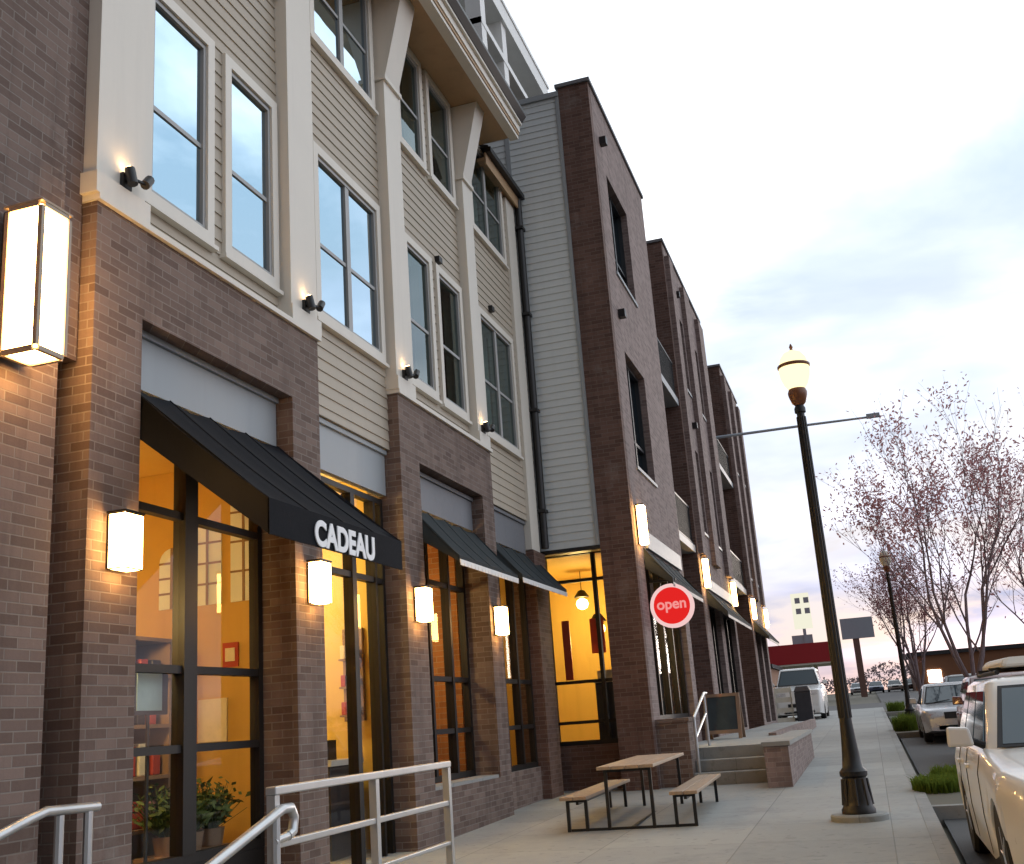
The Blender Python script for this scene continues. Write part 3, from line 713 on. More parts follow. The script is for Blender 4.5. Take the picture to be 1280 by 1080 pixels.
# ------------------------------------------------------------------ far brick apartment block (second building)
B2 = thing('apartment_block', 'long brown brick apartment block with projecting fins and grey sided return', 'building', (-3.2, 16.65, 0))
PX = -3.2; RX = -3.75; Y0 = 16.65
mb = MB(); wall_y(mb, Y0, Y0+.2, -6.2, RX-.002, 4.0, 12.08, lap=.125); mb.build('siding_return', 'grey_siding', B2)
MB().box(RX-.06, RX-.001, Y0-.03, Y0-.014, 4.0, 12.08).box(-4.80, -4.72, Y0-.03, Y0-.014, 4.0, 12.08).build('corner_trim', 'grey_panel', B2)
MB().box(-6.2, RX-.002, Y0-.05, Y0+.22, 12.082, 12.18).build('coping', 'grey_panel', B2)
MB().box(-4.9, RX-.002, Y0-.03, Y0+.2, 3.93, 3.998).build('base_flashing', 'black_metal', B2)
W2 = []      # (plane, y0, y1, z0, z1)
def block(y0, y1, wins_, shop, xf=PX, xb=RX, top=12.25, brickm='brick_mauve'):
    mb = MB(); holes = [w for w in wins_]+[s for s in shop]
    wall_x(mb, xb, xf, y0+.16, y1, -.6, top, holes)
    mb.build('brick_block', brickm, B2)
    MB().box(xb, xf-.003, y0, y0+.158, -.6, top).build('shade_toned_fin', 'brick_brown', B2)  # darker brown brick stands in for shade on the camera-facing end
    MB().box(xb-.05, xf+.04, y0-.04, y1+.04, top+.002, top+.07).build('coping', 'slate_panel', B2)
    for w in wins_:
        a, b, c, d = w
        f = MB(); ring_x(f, xf-.26, xf-.12, a+.002, b-.002, c+.002, d-.002, .05)
        ym = (a+b)/2; f.box(xf-.25, xf-.13, ym-.035, ym+.035, c+.052, d-.052); f.box(xf-.24, xf-.14, a+.052, ym-.036, c+(d-c)*.3-.025, c+(d-c)*.3+.025); f.box(xf-.24, xf-.14, ym+.036, b-.052, c+(d-c)*.3-.025, c+(d-c)*.3+.025)
        f.build('window', 'black_metal', B2); W_ = C.objects[-1]
        MB().box(xf-.20, xf-.19, a+.052, b-.052, c+.052, d-.052).build('pane', 'glass_sky' if (a < 21) else 'glass_dim', W_)
        MB().box(xf-.12, xf+.03, a-.03, b+.03, c-.06, c-.002).build('sill', 'grey_panel', W_)
ROWS = ((5.40, 7.45), (8.95, 10.85))
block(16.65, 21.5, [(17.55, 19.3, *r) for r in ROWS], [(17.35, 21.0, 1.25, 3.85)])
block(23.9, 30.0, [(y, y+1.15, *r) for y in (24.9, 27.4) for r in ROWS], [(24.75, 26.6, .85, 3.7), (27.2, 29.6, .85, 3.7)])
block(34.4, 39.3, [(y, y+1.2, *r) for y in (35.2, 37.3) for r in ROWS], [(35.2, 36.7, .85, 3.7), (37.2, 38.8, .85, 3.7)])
for a, b in ((24.1, 24.7), (26.25, 27.15), (28.8, 29.75), (34.5, 35.0), (36.5, 37.15), (38.6, 39.2)):
    MB().box(PX+.001, PX+.11, a, b, 4.72, 11.95).build('pilaster', 'brick_mauve', B2)
# recessed parts between the blocks, with balconies
for y0, y1 in ((21.5, 23.9), (30.0, 34.4)):
    mb = MB(); dh = [(y0+.4, y1-.4, 4.95, 7.2), (y0+.4, y1-.4, 8.4, 10.6), (y0+.4, y1-.4, .85, 3.5)]
    wall_x(mb, RX-.5, RX-.25, y0, y1, -.6, 11.6, dh); mb.build('recessed_wall', 'brick_brown', B2)
    MB().box(RX-.6, RX-.2, y0+.001, y1-.001, 11.602, 11.68).build('coping', 'slate_panel', B2)
    for a, b, c, d_ in dh:
        f = MB(); ring_x(f, RX-.45, RX-.33, a+.002, b-.002, c+.002, d_-.002, .06); f.box(RX-.44, RX-.34, (a+b)/2-.04, (a+b)/2+.04, c+.062, d_-.062); f.build('balcony_door' if c > 4 else 'shop_window', 'black_metal', B2)
        W_ = C.objects[-1]; MB().box(RX-.40, RX-.39, a+.062, b-.062, c+.062, d_-.062).build('pane', 'glass_dim', W_)
    for zz in (4.72, 8.12):
        b = MB(); b.box(RX-.248, PX-.03, y0+.02, y1-.02, zz, zz+.16); b.build('balcony_slab', 'grey_panel', B2); W_ = C.objects[-1]
        q = MB(); q.box(PX-.09, PX-.06, y0+.04, y1-.04, zz+1.0, zz+1.04); q.box(PX-.09, PX-.06, y0+.04, y1-.04, zz+.2, zz+.23)
        yy = y0+.06
        while yy < y1-.05: q.box(PX-.085, PX-.065, yy, yy+.02, zz+.23, zz+1.0); yy += .13
        q.build('railing', 'black_metal', W_)
MB().box(-9.5, RX-.51, Y0+.21, 39.2, -.6, 11.5).build('block_core', 'room_dark', B2) if False else None
mb = MB(); mb.box(-9.5, -4.75, 21.6, 39.25, 4.2, 11.55); mb.box(-9.5, -4.6, 16.9, 21.55, 4.3, 11.9); mb.build('floors_core', 'room_dark', B2)
MB().box(RX-.3, RX+.30, 29.6, 30.15, 12.33, 12.75).build('roof_vent', 'black_metal', B2)
# white roof terrace frame
t = MB(); PXr = -4.9
t.box(PXr-.6, PXr, 16.25, 20.75, 14.62, 15.0); t.box(PXr-.5, PXr-.05, 16.25, 20.75, 13.72, 13.85)
for yy in (16.25, 17.55, 20.45): t.box(PXr-.35, PXr-.06, yy, yy+.28, 12.2, 14.618)
t.box(PXr-.9, PXr+.02, 16.2, 20.8, 15.002, 15.08)
t.build('roof_frame', 'white_trim', B2)
MB().box(-6.6, PXr-.62, 15.2, 16.4, 12.2, 15.3).build('stair_tower', 'grey_panel', B2)
# corner shop under the grey return
def shopfront_y(x0, x1, z0, z1, y, mull, trans):
    f = MB(); w = .07
    f.box(x0, x0+w, y, y+.09, z0, z1); f.box(x1-w, x1, y, y+.09, z0, z1); f.box(x0+w, x1-w, y, y+.09, z1-w, z1); f.box(x0+w, x1-w, y, y+.09, z0, z0+w)
    for m_ in mull: f.box(m_-.03, m_+.03, y-.01, y+.09, z0+w, z1-w)
    e = [x0+w]+[q for m_ in mull for q in (m_-.03, m_+.03)]+[x1-w]
    for k in range(0, len(e), 2):
        for t_ in trans: f.box(e[k], e[k+1], y+.005, y+.085, t_-.025, t_+.025)
    f.build('shop_window', 'dark_bronze', B2); W_ = C.objects[-1]
    MB().box(x0+w, x1-w, y+.04, y+.048, z0+w, z1-w).build('pane', 'glass_shop', W_)
shopfront_y(-4.92, RX-.01, .95, 4.05, 17.3, [-4.05], [1.30, 1.93, 3.56])
MB().box(-4.94, RX-.01, 17.28, 17.5, -.6, .948).build('base_wall', 'brick_brown', B2)
MB().box(-6.4, RX-.01, Y0+.2, 17.6, 4.055, 4.1).build('entry_soffit', 'soffit_wood', B2)
MB().box(-5.4, -4.93, 16.7, 17.4, -.6, 4.05).build('entry_pier', 'brick_brown', B2)
mb = MB(); mb.box(-8.0, -4.2, 21.3, 21.36, .1, 4.2); mb.box(-8.06, -8.0, 17.45, 21.3, .1, 4.2); mb.build('room_wall', 'room_yellow', B2)
MB().box(-8.0, PX-.3, 17.55, 21.3, .1, .2).build('room_floor', 'room_floor', B2); MB().box(-8.0, PX-.56, 17.55, 21.3, 4.12, 4.2).build('room_ceiling', 'room_yellow', B2)
pendant(18.3, -4.28, 4.1, 2.95, 'very bright pendant bulb in the yellow corner shop beside the brown fin', .12, 'glow_yellow', 95, (1.0, .70, .26))
pendant(20.2, -5.0, 4.1, 3.6, 'bright pendant bulb deep in the yellow corner shop', .12, 'glow_yellow', 60, (1.0, .70, .26))
tag(MB().box(-4.75, -4.62, 17.62, 17.64, 1.98, 2.95).build('wall_banner', 'red_item'), 'narrow red brown banner at the left end of the yellow corner window', 'banner')
tag(MB().box(-4.36, -4.12, 18.0, 18.02, 2.40, 2.98).build('wall_poster', 'red_item'), 'dark red poster hanging in the yellow corner shop', 'poster')
pr = thing('display_rack', 'dark display rack with small pale items in the yellow corner shop', 'rack', (-3.95, 17.9, .2))
MB().box(-4.26, -3.9, 17.6, 17.9, .2, 1.9).build('body', 'bin_dark', pr); MB().box(-4.28, -3.88, 17.58, 17.92, 1.902, 1.93).box(-4.22, -3.95, 17.65, 17.85, 1.931, 2.1).build('top_goods', 'cream_item', pr)
# ground floor shops of the far block, glazed
def far_shop(y0, y1, z0, z1, x, n, lit):
    f = MB(); ring_x(f, x-.22, x-.12, y0+.002, y1-.002, z0+.002, z1-.002, .07)
    for k in range(1, n): yy = y0+(y1-y0)*k/n; f.box(x-.21, x-.11, yy-.035, yy+.035, z0+.072, z1-.072)
    f.build('shop_window', 'dark_bronze', B2); W_ = C.objects[-1]
    MB().box(x-.18, x-.17, y0+.072, y1-.072, z0+.072, z1-.072).build('pane', 'glass_shop' if lit else 'glass_dim', W_)
far_shop(17.35, 21.0, 1.25, 3.85, PX, 4, True)
for a, b in ((24.75, 26.6), (27.2, 29.6), (35.2, 36.7), (37.2, 38.8)): far_shop(a, b, .85, 3.7, PX, 3, False)
mb = MB(); mb.box(-3.95, -3.9, 19.4, 21.25, .2, 4.0); mb.build('partition', 'room_orange', B2)
mb = MB(); mb.box(-6.0, -5.9, 23.7, 39.2, -.2, 4.1); mb.box(-6, -3.8, 23.3, 23.4, -.2, 4.1); mb.build('shop_back_wall', 'room_dark', B2)
MB().box(-6.0, RX, 21.7, 39.2, .7, .8).build('shop_floor', 'room_floor', B2)
for y0, y1, zo, lab in ((17.4, 20.7, 3.45, 'dark awning behind the round red sign'), (24.6, 29.6, 3.45, 'dark awning in the middle of the far brick block'), (35.0, 39.0, 3.45, 'dark awning farthest along the brick block')):
    awning(y0, y1, 3.98, PX+.002, PX+.42, zo, .1, lab, 'grey_awning', 'slate_panel')
MB().box(PX+.001, PX+.05, 17.6, 21.0, 4.0, 4.28).build('sign_panel', 'grey_panel', B2); MB().box(PX+.001, PX+.05, 24.8, 29.6, 4.0, 4.25).build('sign_panel', 'grey_panel', B2)
for y, lab in ((17.05, 'tall lit lamp on the brown brick fin above the round red sign'), (24.3, 'tall lit lamp on the second fin of the far brick block'), (30.0-.45, 'tall lit lamp at the end of the middle brick block'), (34.75, 'tall lit lamp on the third fin of the far brick block'), (39.1, 'tall lit lamp at the far end of the brick block')):
    box_lantern('wall_sconce', lab, PX+.001, y-.1, y+.1, 3.98, 4.62, .15, 'tall lit lamps along the far block')
for y, zz in ((17.2, 11.3), (17.3, 8.0), (25.2, 11.3), (25.6, 8.0)): MB().box(PX+.001, PX+.12, y, y+.14, zz, zz+.14).build('wall_light', 'black_metal', B2)

# round red sign
sg = thing('round_sign', 'round red sign with white rim and pink script projecting from the brick block', 'sign', (-2.88, 17.6, 3.0))
cx, cy, cz = -2.86, 17.6, 3.02
MB().lathe([(.355, -.05), (.355, .05)], (cx, cy, cz), 40, 'y').build('rim', 'sign_glow_rim', sg)
MB().lathe([(.295, -.056), (.295, -.0505)], (cx, cy, cz), 40, 'y').build('face', 'sign_glow_red', sg)
MB().box(-3.2, cx+.1, cy-.02, cy+.02, cz+.40, cz+.44).box(cx-.02, cx+.02, cy-.02, cy+.02, cz+.35, cz+.42).build('arm', 'black_metal', sg)
text_mesh('lettering', 'open', .24, 'sign_glow_text', sg, (cx-.245, cy-.0575, cz-.05), (1, 0, 0), (0, 0, 1), .002, .006, 1.0)

# ------------------------------------------------------------------ terrace, steps
m = MB(); TZ = .79
m.box(PX+.002, -1.54, 17.45, 22.04, -.2, TZ); m.box(PX+.002, -2.0, 22.04, 37.5, -.2, TZ)
tag(m.build('terrace', 'concrete'), kind='structure')
m = MB()
for k, yy in enumerate((16.88, 17.165)): m.box(-2.70, -1.545, yy, 17.449, -.1 if k == 0 else .445, [.444, .617][k])
tag(m.build('entrance_steps', 'concrete_step', bevel=.012), 'three concrete steps climbing to the raised terrace', 'steps')
ck = MB(); ck.box(PX+.003, -2.702, 16.86, 17.448, -.2, 1.2); ck.box(PX+.003, -2.68, 16.84, 17.449, 1.202, 1.26)
tag(ck.build('stair_cheek_wall', 'brick_grey'), 'short brick cheek wall beside the concrete steps', 'wall')
tw = thing('terrace_wall', 'low brick wall running along the outer edge of the terrace', 'wall', (-1.37, 15.9, .2))
m = MB(); m.hexa([(-1.535, 15.9, -.1), (-1.2, 15.9, -.1), (-1.2, 22, -.1), (-1.535, 22, -.1)], [(-1.535, 15.9, .80), (-1.2, 15.9, .80), (-1.2, 22, .80), (-1.535, 22, .80)])
m.build('brick_face', 'brick_mauve', tw); MB().box(-1.56, -1.17, 15.87, 22.03, .802, .86).build('coping', 'concrete_step', tw)
tw = thing('terrace_wall', 'far low brick retaining wall beyond the first terrace wall', 'wall', (-1.5, 22.1, .3))
MB().box(-1.998, -1.85, 22.05, 37.5, 0, .84).build('brick_face', 'brick_mauve', tw)
hr = thing('stair_handrail', 'short pale steel handrail at the top of the concrete steps', 'handrail', (-2.65, 17.3, .8))
h = MB()
h.tube([(-2.62, 16.98, .45), (-2.62, 16.98, 1.25), (-2.62, 18.3, 1.62), (-2.62, 18.6, 1.62)], .022, 8); h.tube([(-2.62, 18.3, 1.62), (-2.62, 18.3, TZ)], .022, 8); h.tube([(-2.62, 16.98, .95), (-2.62, 18.3, 1.3)], .018, 8)
h.build('rail', 'galvanised', hr, smooth=True)
sb = thing('sandwich_board', 'wooden framed chalkboard sandwich board standing on the terrace', 'sandwich board', (-2.8, 22, TZ))
def aboard(sgn):
    def P(x, t, o): return (x, 21.9+sgn*(.28*(1-t)+o), TZ+.85*t)
    f = MB()
    def slab(x0, x1, t0, t1, o0, o1): f.hexa([P(x0, t0, o0), P(x1, t0, o0), P(x1, t0, o1), P(x0, t0, o1)], [P(x0, t1, o0), P(x1, t1, o0), P(x1, t1, o1), P(x0, t1, o1)])
    slab(-3.15, -3.08, 0, 1, 0, .03); slab(-2.52, -2.45, 0, 1, 0, .03); slab(-3.079, -2.521, .93, 1, 0, .03); slab(-3.079, -2.521, .12, .2, 0, .03)
    f.build('frame', 'wood_frame', sb)
    f2 = f; f = MB(); f.hexa([P(-3.078, .2, .006), P(-2.522, .2, .006), P(-2.522, .2, .02), P(-3.078, .2, .02)], [P(-3.078, .93, .006), P(-2.522, .93, .006), P(-2.522, .93, .02), P(-3.078, .93, .02)]); f.build('board', 'chalk', sb)
aboard(-1); aboard(1)

# ------------------------------------------------------------------ picnic table
pt = thing('picnic_table', 'wooden topped picnic table with joined benches and black steel legs', 'picnic table', (-2.60, 11.72, gz(11.72)), rz=math.radians(2.5), local=True)
def planks(x0, x1, L_, zt, n, th=.035):
    m = MB(); w = (x1-x0)/n
    for k in range(n): m.box(x0+k*w+.004, x0+(k+1)*w-.004, 0, L_, zt-th, zt)
    return m
planks(-.31, .31, 2.75, .655, 4).build('table_top', 'table_wood', pt, bevel=.005)
planks(-.74, -.44, 2.85, .365, 2).build('seat', 'table_wood', pt, bevel=.005)
planks(.44, .74, 2.85, .365, 2).build('seat', 'table_wood', pt, bevel=.005)
for y in (.14, 2.58):
    l = MB(); e = .022
    for x in (-.70, -.50, -.26, .22, .46, .66): l.box(x, x+e*1.6, y, y+e*1.6, .0, .33 if abs(x+.01) > .4 else .62)
    l.box(-.66, .66, y+.004, y+.03, .004, .03); l.box(-.26, .25, y+.002, y+.034, .588, .617); l.box(-.70, -.47, y+.002, y+.034, .30, .329); l.box(.46, .69, y+.002, y+.034, .30, .329)
    l.build('leg_frame', 'black_metal', pt)
st = MB(); st.box(-.015, .015, .19, 2.57, .006, .03); st.box(-.60, -.57, .19, 2.57, .27, .30); st.box(.57, .60, .19, 2.57, .27, .30); st.build('stretcher', 'black_metal', pt)

# ------------------------------------------------------------------ guard rail and handrails
gr = thing('guard_rail', 'two bar galvanised steel guard rail in the left foreground', 'railing', (-3.45, 7.3, gz(7.3)))
RXg = -3.46
def bar(m, p, q, r=.032, n=10): m.tube([p, q], r, n)
def sqpost(m, x, y, z0, z1, w=.034): m.box(x-w, x+w, y-w, y+w, z0, z1)
m = MB()
m.box(RXg-.036, RXg+.036, 5.93, 8.80, 1.035, 1.085); m.build('top_rail', 'galvanised', gr, bevel=.008)
m = MB(); m.box(RXg-.022, RXg+.022, 5.93, 8.80, .735, .775); m.build('middle_rail', 'galvanised', gr, bevel=.006)
m = MB(); m.box(RXg-.022, RXg+.022, 5.93, 8.80, .43, .46); m.build('lower_rail', 'galvanised', gr, bevel=.006)
for y in (5.96, 7.36, 8.77):
    m = MB(); sqpost(m, RXg-.0, y, gz(y)-.02, 1.034, .028); m.box(RXg-.07, RXg+.07, y-.07, y+.07, gz(y)-.02, gz(y)+.012); m.build('post', 'galvanised', gr)
hd = thing('ramp_handrail', 'sloping galvanised handrail with looped end left of the guard rail', 'handrail', (-3.45, 5.5, 0))
m = MB(); x = RXg+.06
m.tube([(x, 6.02, .80), (x, 6.08, .82), (x, 6.10, .90), (x, 6.06, .955), (x, 5.96, .955), (x, 5.15, .72), (x, 4.3, .47)], .03, 10)
m.tube([(x, 6.02, .80), (x, 5.9, .79), (x, 5.86, .78)], .026, 10); m.build('rail', 'galvanised', hd, smooth=True)
for yy, zz in ((5.88, .93), (4.45, .515)): MB().tube([(x, yy, zz), (x, yy, .06)], .028, 8).build('post', 'galvanised', hd, smooth=True)
hd = thing('ramp_handrail', 'short galvanised handrail against the dark recess at lower left', 'handrail', (-4.45, 5.3, 0))
m = MB(); x = -4.40
m.tube([(x, 5.58, 1.05), (x, 5.15, 1.06), (x, 5.02, 1.03), (x, 4.3, .83)], .028, 10); m.build('rail', 'galvanised', hd, smooth=True)
for yy in (5.26, 5.5):
    m = MB(); m.tube([(x, yy, 1.03), (x, yy, .06)], .026, 8); m.build('post', 'galvanised', hd, smooth=True)
m = MB(); m.tube([(x, 4.42, .85), (x, 4.42, .05)], .026, 8); m.build('post', 'galvanised', hd, smooth=True)

# ------------------------------------------------------------------ street lamps
def street_lamp(x, y, label, glow='glow_globe'):
    z0 = gz(y); t = thing('street_lamp', label, 'street lamp', (x, y, z0), 'acorn globe street lamps along the kerb', local=True)
    MB().lathe([(.28, -.1), (.28, .045), (.265, .06)], (0, 0, 0), 28).build('footing', 'concrete', t, smooth=True)
    p = [(.165, .061), (.165, .10), (.145, .13), (.14, .19), (.122, .30), (.115, .40), (.135, .42), (.135, .46), (.10, .50), (.085, .62), (.072, .78), (.062, .95), (.060, 1.0), (.042, 4.22), (.06, 4.23), (.06, 4.28), (.045, 4.31)]
    m = MB(); m.lathe(p, (0, 0, 0), 20)
    for k in range(12):
        a = 6.283*k/12; m.tube([(.06*math.cos(a), .06*math.sin(a), .98), (.044*math.cos(a), .044*math.sin(a), 4.18)], .009, 5)
    for k in range(8):
        a = 6.283*k/8; m.tube([(.142*math.cos(a), .142*math.sin(a), .14), (.118*math.cos(a), .118*math.sin(a), .39)], .016, 5)
    m.build('pole', 'black_metal', t, smooth=True)
    MB().lathe([(.046, 4.311), (.075, 4.34), (.10, 4.42), (.105, 4.46), (.09, 4.50)], (0, 0, 0), 18).build('fitter', 'lamp_bronze', t, smooth=True)
    MB().lathe([(.09, 4.501), (.13, 4.56), (.158, 4.64), (.168, 4.71), (.165, 4.745)], (0, 0, 0), 24).build('globe', glow, t, smooth=True)
    MB().lathe([(.172, 4.746), (.178, 4.755), (.178, 4.775), (.168, 4.785)], (0, 0, 0), 24).build('band', 'lamp_bronze', t, smooth=True)
    MB().lathe([(.160, 4.786), (.14, 4.86), (.095, 4.92), (.04, 4.945), (.03, 4.95)], (0, 0, 0), 24).build('globe_top', glow, t, smooth=True)
    MB().lathe([(.028, 4.951), (.012, 4.97), (.022, 4.99), (.006, 5.03)], (0, 0, 0), 10).build('finial', 'lamp_bronze', t, smooth=True)
    return t
street_lamp(-.29, 11.85, 'black street lamp with lit acorn globe standing on the sidewalk')
street_lamp(.95, 33.2, 'distant street lamp in the second planted kerb extension', 'far_white')
# thin mast arm from the far block
am = thing('mast_arm', 'thin grey metal arm reaching out over the sidewalk from the far brick block', 'mast arm', (PX, 31, 9))
MB().tube([(PX-.5, 31, 9.02), (-.5, 31, 9.0), (1.3, 31, 8.97)], .045, 8, .03).build('arm', 'far_grey', am); MB().box(1.0, 1.36, 30.94, 31.06, 8.94, 9.06).build('tip', 'far_grey', am)

# ------------------------------------------------------------------ vehicles (front faces -Y)
def car(label, loc, paintm, L_=4.1, W_=1.62, H_=1.42, hood=.92, belt=.93, kind='suv', cat='car', detail=True, name='parked_car', lamps=None, group='vehicles parked along the street', rz=0.0):
    t = thing(name, label, cat, loc, group, local=True, rz=rz)
    hw = W_/2; R = .33; wy = (.78, L_-.82); clr = .20
    def zb(y):
        b = clr+.05*max(0, (.25-y)/.25)+.08*max(0, (y-(L_-.3))/.3)
        for c_ in wy:
            d = abs(y-c_)
            if d < R+.04: b = max(b, .27+math.sqrt(max(0, (R+.04)**2-d*d)))
        return b
    def ztop(y):
        hy = 1.55
        if y < .12: return .55+(hood-.12-.55)*(y/.12)
        if y < hy: return hood-.12+(.12)*((y-.12)/(hy-.12))**.7
        if y > L_-.12: return belt-.12*(y-(L_-.12))/.12
        return belt
    def wid(y):
        f = 1.0
        if y < .5: f = .80+.20*(y/.5)**.55
        if y > L_-.4: f = .88+.12*((L_-y)/.4)**.55
        return hw*f
    ys = sorted(set([0, .03, .08, .12, .2, .3]+[round(c_+(R+.04)*math.cos(math.pi*k/14), 4) for c_ in wy for k in range(15)]+[1.55, 1.9, 2.2, L_-.3, L_-.12, L_-.05, L_]))
    m = MB(); n = 0; rings = []
    for y in ys:
        b, tp, w = zb(y), ztop(y), wid(y); tp = max(tp, b+.08)
        sh = max(b+.05, clr+(tp-clr)*.78); h = [(0, b), (w*.80, b), (w*.975, b+.012), (w, max(b+.03, clr+(tp-clr)*.40)), (w*.995, sh), (w*.955, tp-.035), (w*.90, tp), (w*.45, tp+.018), (0, tp+.025)]
        ring = [(x_, y, z_) for x_, z_ in h]+[(-x_, y, z_) for x_, z_ in reversed(h[1:-1])]
        rings.append(ring)
    i0 = 0; nn = len(rings[0]); m.v = [p for r in rings for p in r]
    for k in range(len(rings)-1):
        for q in range(nn): m.f.append((k*nn+q, k*nn+(q+1) % nn, (k+1)*nn+(q+1) % nn, (k+1)*nn+q))
    m.f.append(tuple(range(nn))); m.f.append(tuple((len(rings)-1)*nn+q for q in range(nn)))
    body = m.build('body', paintm, t, smooth=True)
    if detail:
        for yy in (1.60, 2.62, 3.30):
            if yy > L_-.9: continue
            b_, tp_, w_ = zb(yy), ztop(yy), wid(yy)
            for sgn in (-1, 1):
                MB().tube([(sgn*w_*.976, yy, b_+.04), (sgn*w_*1.0005, yy, clr+(tp_-clr)*.40), (sgn*w_*.9955, yy, clr+(tp_-clr)*.78), (sgn*w_*.956, yy, tp_-.035)], .005, 5).build('door_seam', 'rubber', body)
    # cabin
    yb0, yb1 = 1.45, L_-.06 if kind != 'sedan' else L_-.55
    yt0, yt1 = 2.05, L_-.38 if kind != 'sedan' else L_-1.25
    wb, wt = hw*.90, hw*.74
    def lvl(f): return (yb0+(yt0-yb0)*f, yb1+(yt1-yb1)*f, wb+(wt-wb)*f, belt+.0+(H_-.05-belt)*f)
    m = MB()
    def rr(a, b, w, z_, c_=.12):
        P = []
        for sx, sy, a0 in ((1, 0, -90), (1, 1, 0), (-1, 1, 90), (-1, 0, 180)):
            cx_, cy_ = sx*(w-c_), (b-c_) if sy else (a+c_)
            for k in range(4): an = math.radians(a0+30*k); P.append((cx_+c_*math.cos(an), cy_+c_*math.sin(an), z_))
        return P
    a, b, w, z_ = lvl(0); a1, b1, w1, z1 = lvl(1)
    R_ = [rr(a, b, w, z_-.03), rr(a1, b1, w1, z1), rr(a1+.05, b1-.05, w1-.05, z1+.035), rr(a1+.22, b1-.2, w1-.2, z1+.05, .1)]
    nn = len(R_[0]); m.v = [p for r in R_ for p in r]
    for k in range(3):
        for q in range(nn): m.f.append((k*nn+q, k*nn+(q+1) % nn, (k+1)*nn+(q+1) % nn, (k+1)*nn+q))
    m.f.append(tuple(3*nn+q for q in range(nn)))
    m.build('roof', paintm, t, smooth=True)
    def slab4(P, th, nm, mat, par=t):
        P = [Vector(p) for p in P]; nrm = (P[1]-P[0]).cross(P[3]-P[0]).normalized()*th
        mm = MB(); mm.hexa([p-nrm*.3 for p in P], [p+nrm for p in P]); return mm.build(nm, mat, par)
    def on(y_side, f): pass
    # windscreen (front), rear and side windows sit a few mm proud of the cabin shell
    def fr(u, f): a, b, w, z_ = lvl(f); return (u*(w-.10), a-.004, z_)
    slab4([fr(-1.06, .02), fr(1.06, .02), fr(1.06, .95), fr(-1.06, .95)], .003, 'windscreen_seal', 'rubber')
    slab4([fr(-1, .06), fr(1, .06), fr(1, .90), fr(-1, .90)], .006, 'windscreen', 'glass_car')
    if detail:
        for u0 in (-.75, .1):
            p0, p1 = Vector(fr(u0, .05)), Vector(fr(u0+.6, .16)); MB().tube([p0+Vector((0, -.014, .004)), p1+Vector((0, -.014, .004))], .007, 5).build('wiper', 'rubber', t)
    def bk(u, f): a, b, w, z_ = lvl(f); return (u*(w-.10), b+.004, z_)
    slab4([bk(1, .10), bk(-1, .10), bk(-1, .88), bk(1, .88)], .006, 'rear_window', 'glass_car')
    for sgn in (-1, 1):
        def sd(v, f):
            a, b, w, z_ = lvl(f); return (sgn*(w+.004), a+.16+(b-a-.30)*v, z_)
        for v0, v1 in ((.02, .34), (.38, .70), (.74, .98)) if kind != 'sedan' else ((.03, .48), (.53, .95)):
            P = [sd(v0, .08), sd(v0, .88), sd(v1, .88), sd(v1, .08)]
            if sgn < 0: P = [P[0], P[3], P[2], P[1]]
            P = P if sgn > 0 else P
            slab4(P[::-1] if sgn > 0 else P[::-1], .006, 'side_window', 'glass_car')
    for c_ in wy:
        for sgn in (-1, 1):
            w = MB(); xx = sgn*(hw-.11); w.lathe([(R-.12, -.095), (R-.03, -.1), (R, -.07), (R, .07), (R-.03, .1), (R-.12, .095)], (xx, c_, R), 24, 'x'); wo = w.build('wheel', 'tyre', t, smooth=True)
            if detail:
                w = MB(); w.lathe([(R-.125, -.06*1), (R-.125, .06)], (xx, c_, R), 20, 'x')
                for k in range(5):
                    an = 6.283*k/5; w.tube([(xx+sgn*.075, c_, R), (xx+sgn*.07, c_+math.cos(an)*(R-.13), R+math.sin(an)*(R-.13))], .03, 5)
                w.lathe([(.06, -.085), (.06, .085)], (xx, c_, R), 12, 'x'); w.build('rim', 'rim', wo)
    for sgn in (-1, 1):
        x_ = sgn*hw*.62
        h = MB(); h.hexa([(x_-.14, .028, hood-.30), (x_+.14, .028+.05, hood-.30), (x_+.14, .2, hood-.30), (x_-.14, .2, hood-.30)], [(x_-.14, .03, hood-.19), (x_+.14, .09, hood-.19), (x_+.14, .2, hood-.19), (x_-.14, .2, hood-.19)])
        h.build('headlight', 'glow_head' if lamps and sgn == lamps else 'glass_lens', t)
        mi = MB(); mi.hexa([(sgn*(hw-.02), 1.62, belt+.02), (sgn*(hw+.16), 1.66, belt+.02), (sgn*(hw+.15), 1.76, belt+.02), (sgn*(hw-.02), 1.72, belt+.02)][::(1 if sgn > 0 else -1)], [(sgn*(hw-.0), 1.63, belt+.15), (sgn*(hw+.15), 1.67, belt+.16), (sgn*(hw+.14), 1.76, belt+.16), (sgn*(hw-.0), 1.71, belt+.15)][::(1 if sgn > 0 else -1)])
        mo = mi.build('mirror', paintm, t, bevel=.02)
        MB().tube([(sgn*hw*.80, 1.70, belt-.02), (sgn*hw*.92, 1.70, belt+.03), (sgn*(hw+.02), 1.69, belt+.07)], .03, 8, .022).build('mirror_arm', 'rubber', mo)
        if detail:
            for yy in (2.35, 3.15): MB().box(min(sgn*hw*.985, sgn*(hw+.02)), max(sgn*hw*.985, sgn*(hw+.02)), yy, yy+.16, belt-.17, belt-.14).build('door_handle', paintm, t, bevel=.006)
            tl = MB().box(min(sgn*hw*.70, sgn*hw*.93), max(sgn*hw*.70, sgn*hw*.93), L_-.10, L_+.01, belt-.22, belt-.04); tl.build('tail_light', 'red_item', t)
    MB().box(-hw*.42, hw*.42, -.012, .1, .50, .64).box(-hw*.6, hw*.6, .0, .1, .27, .36).build('grille', 'rubber', t)
    MB().box(-hw*.93, hw*.93, .25, L_-.2, .19, .22).build('underbody', 'rubber', t)
    return t
def road_z(y): return gz(y)-.13
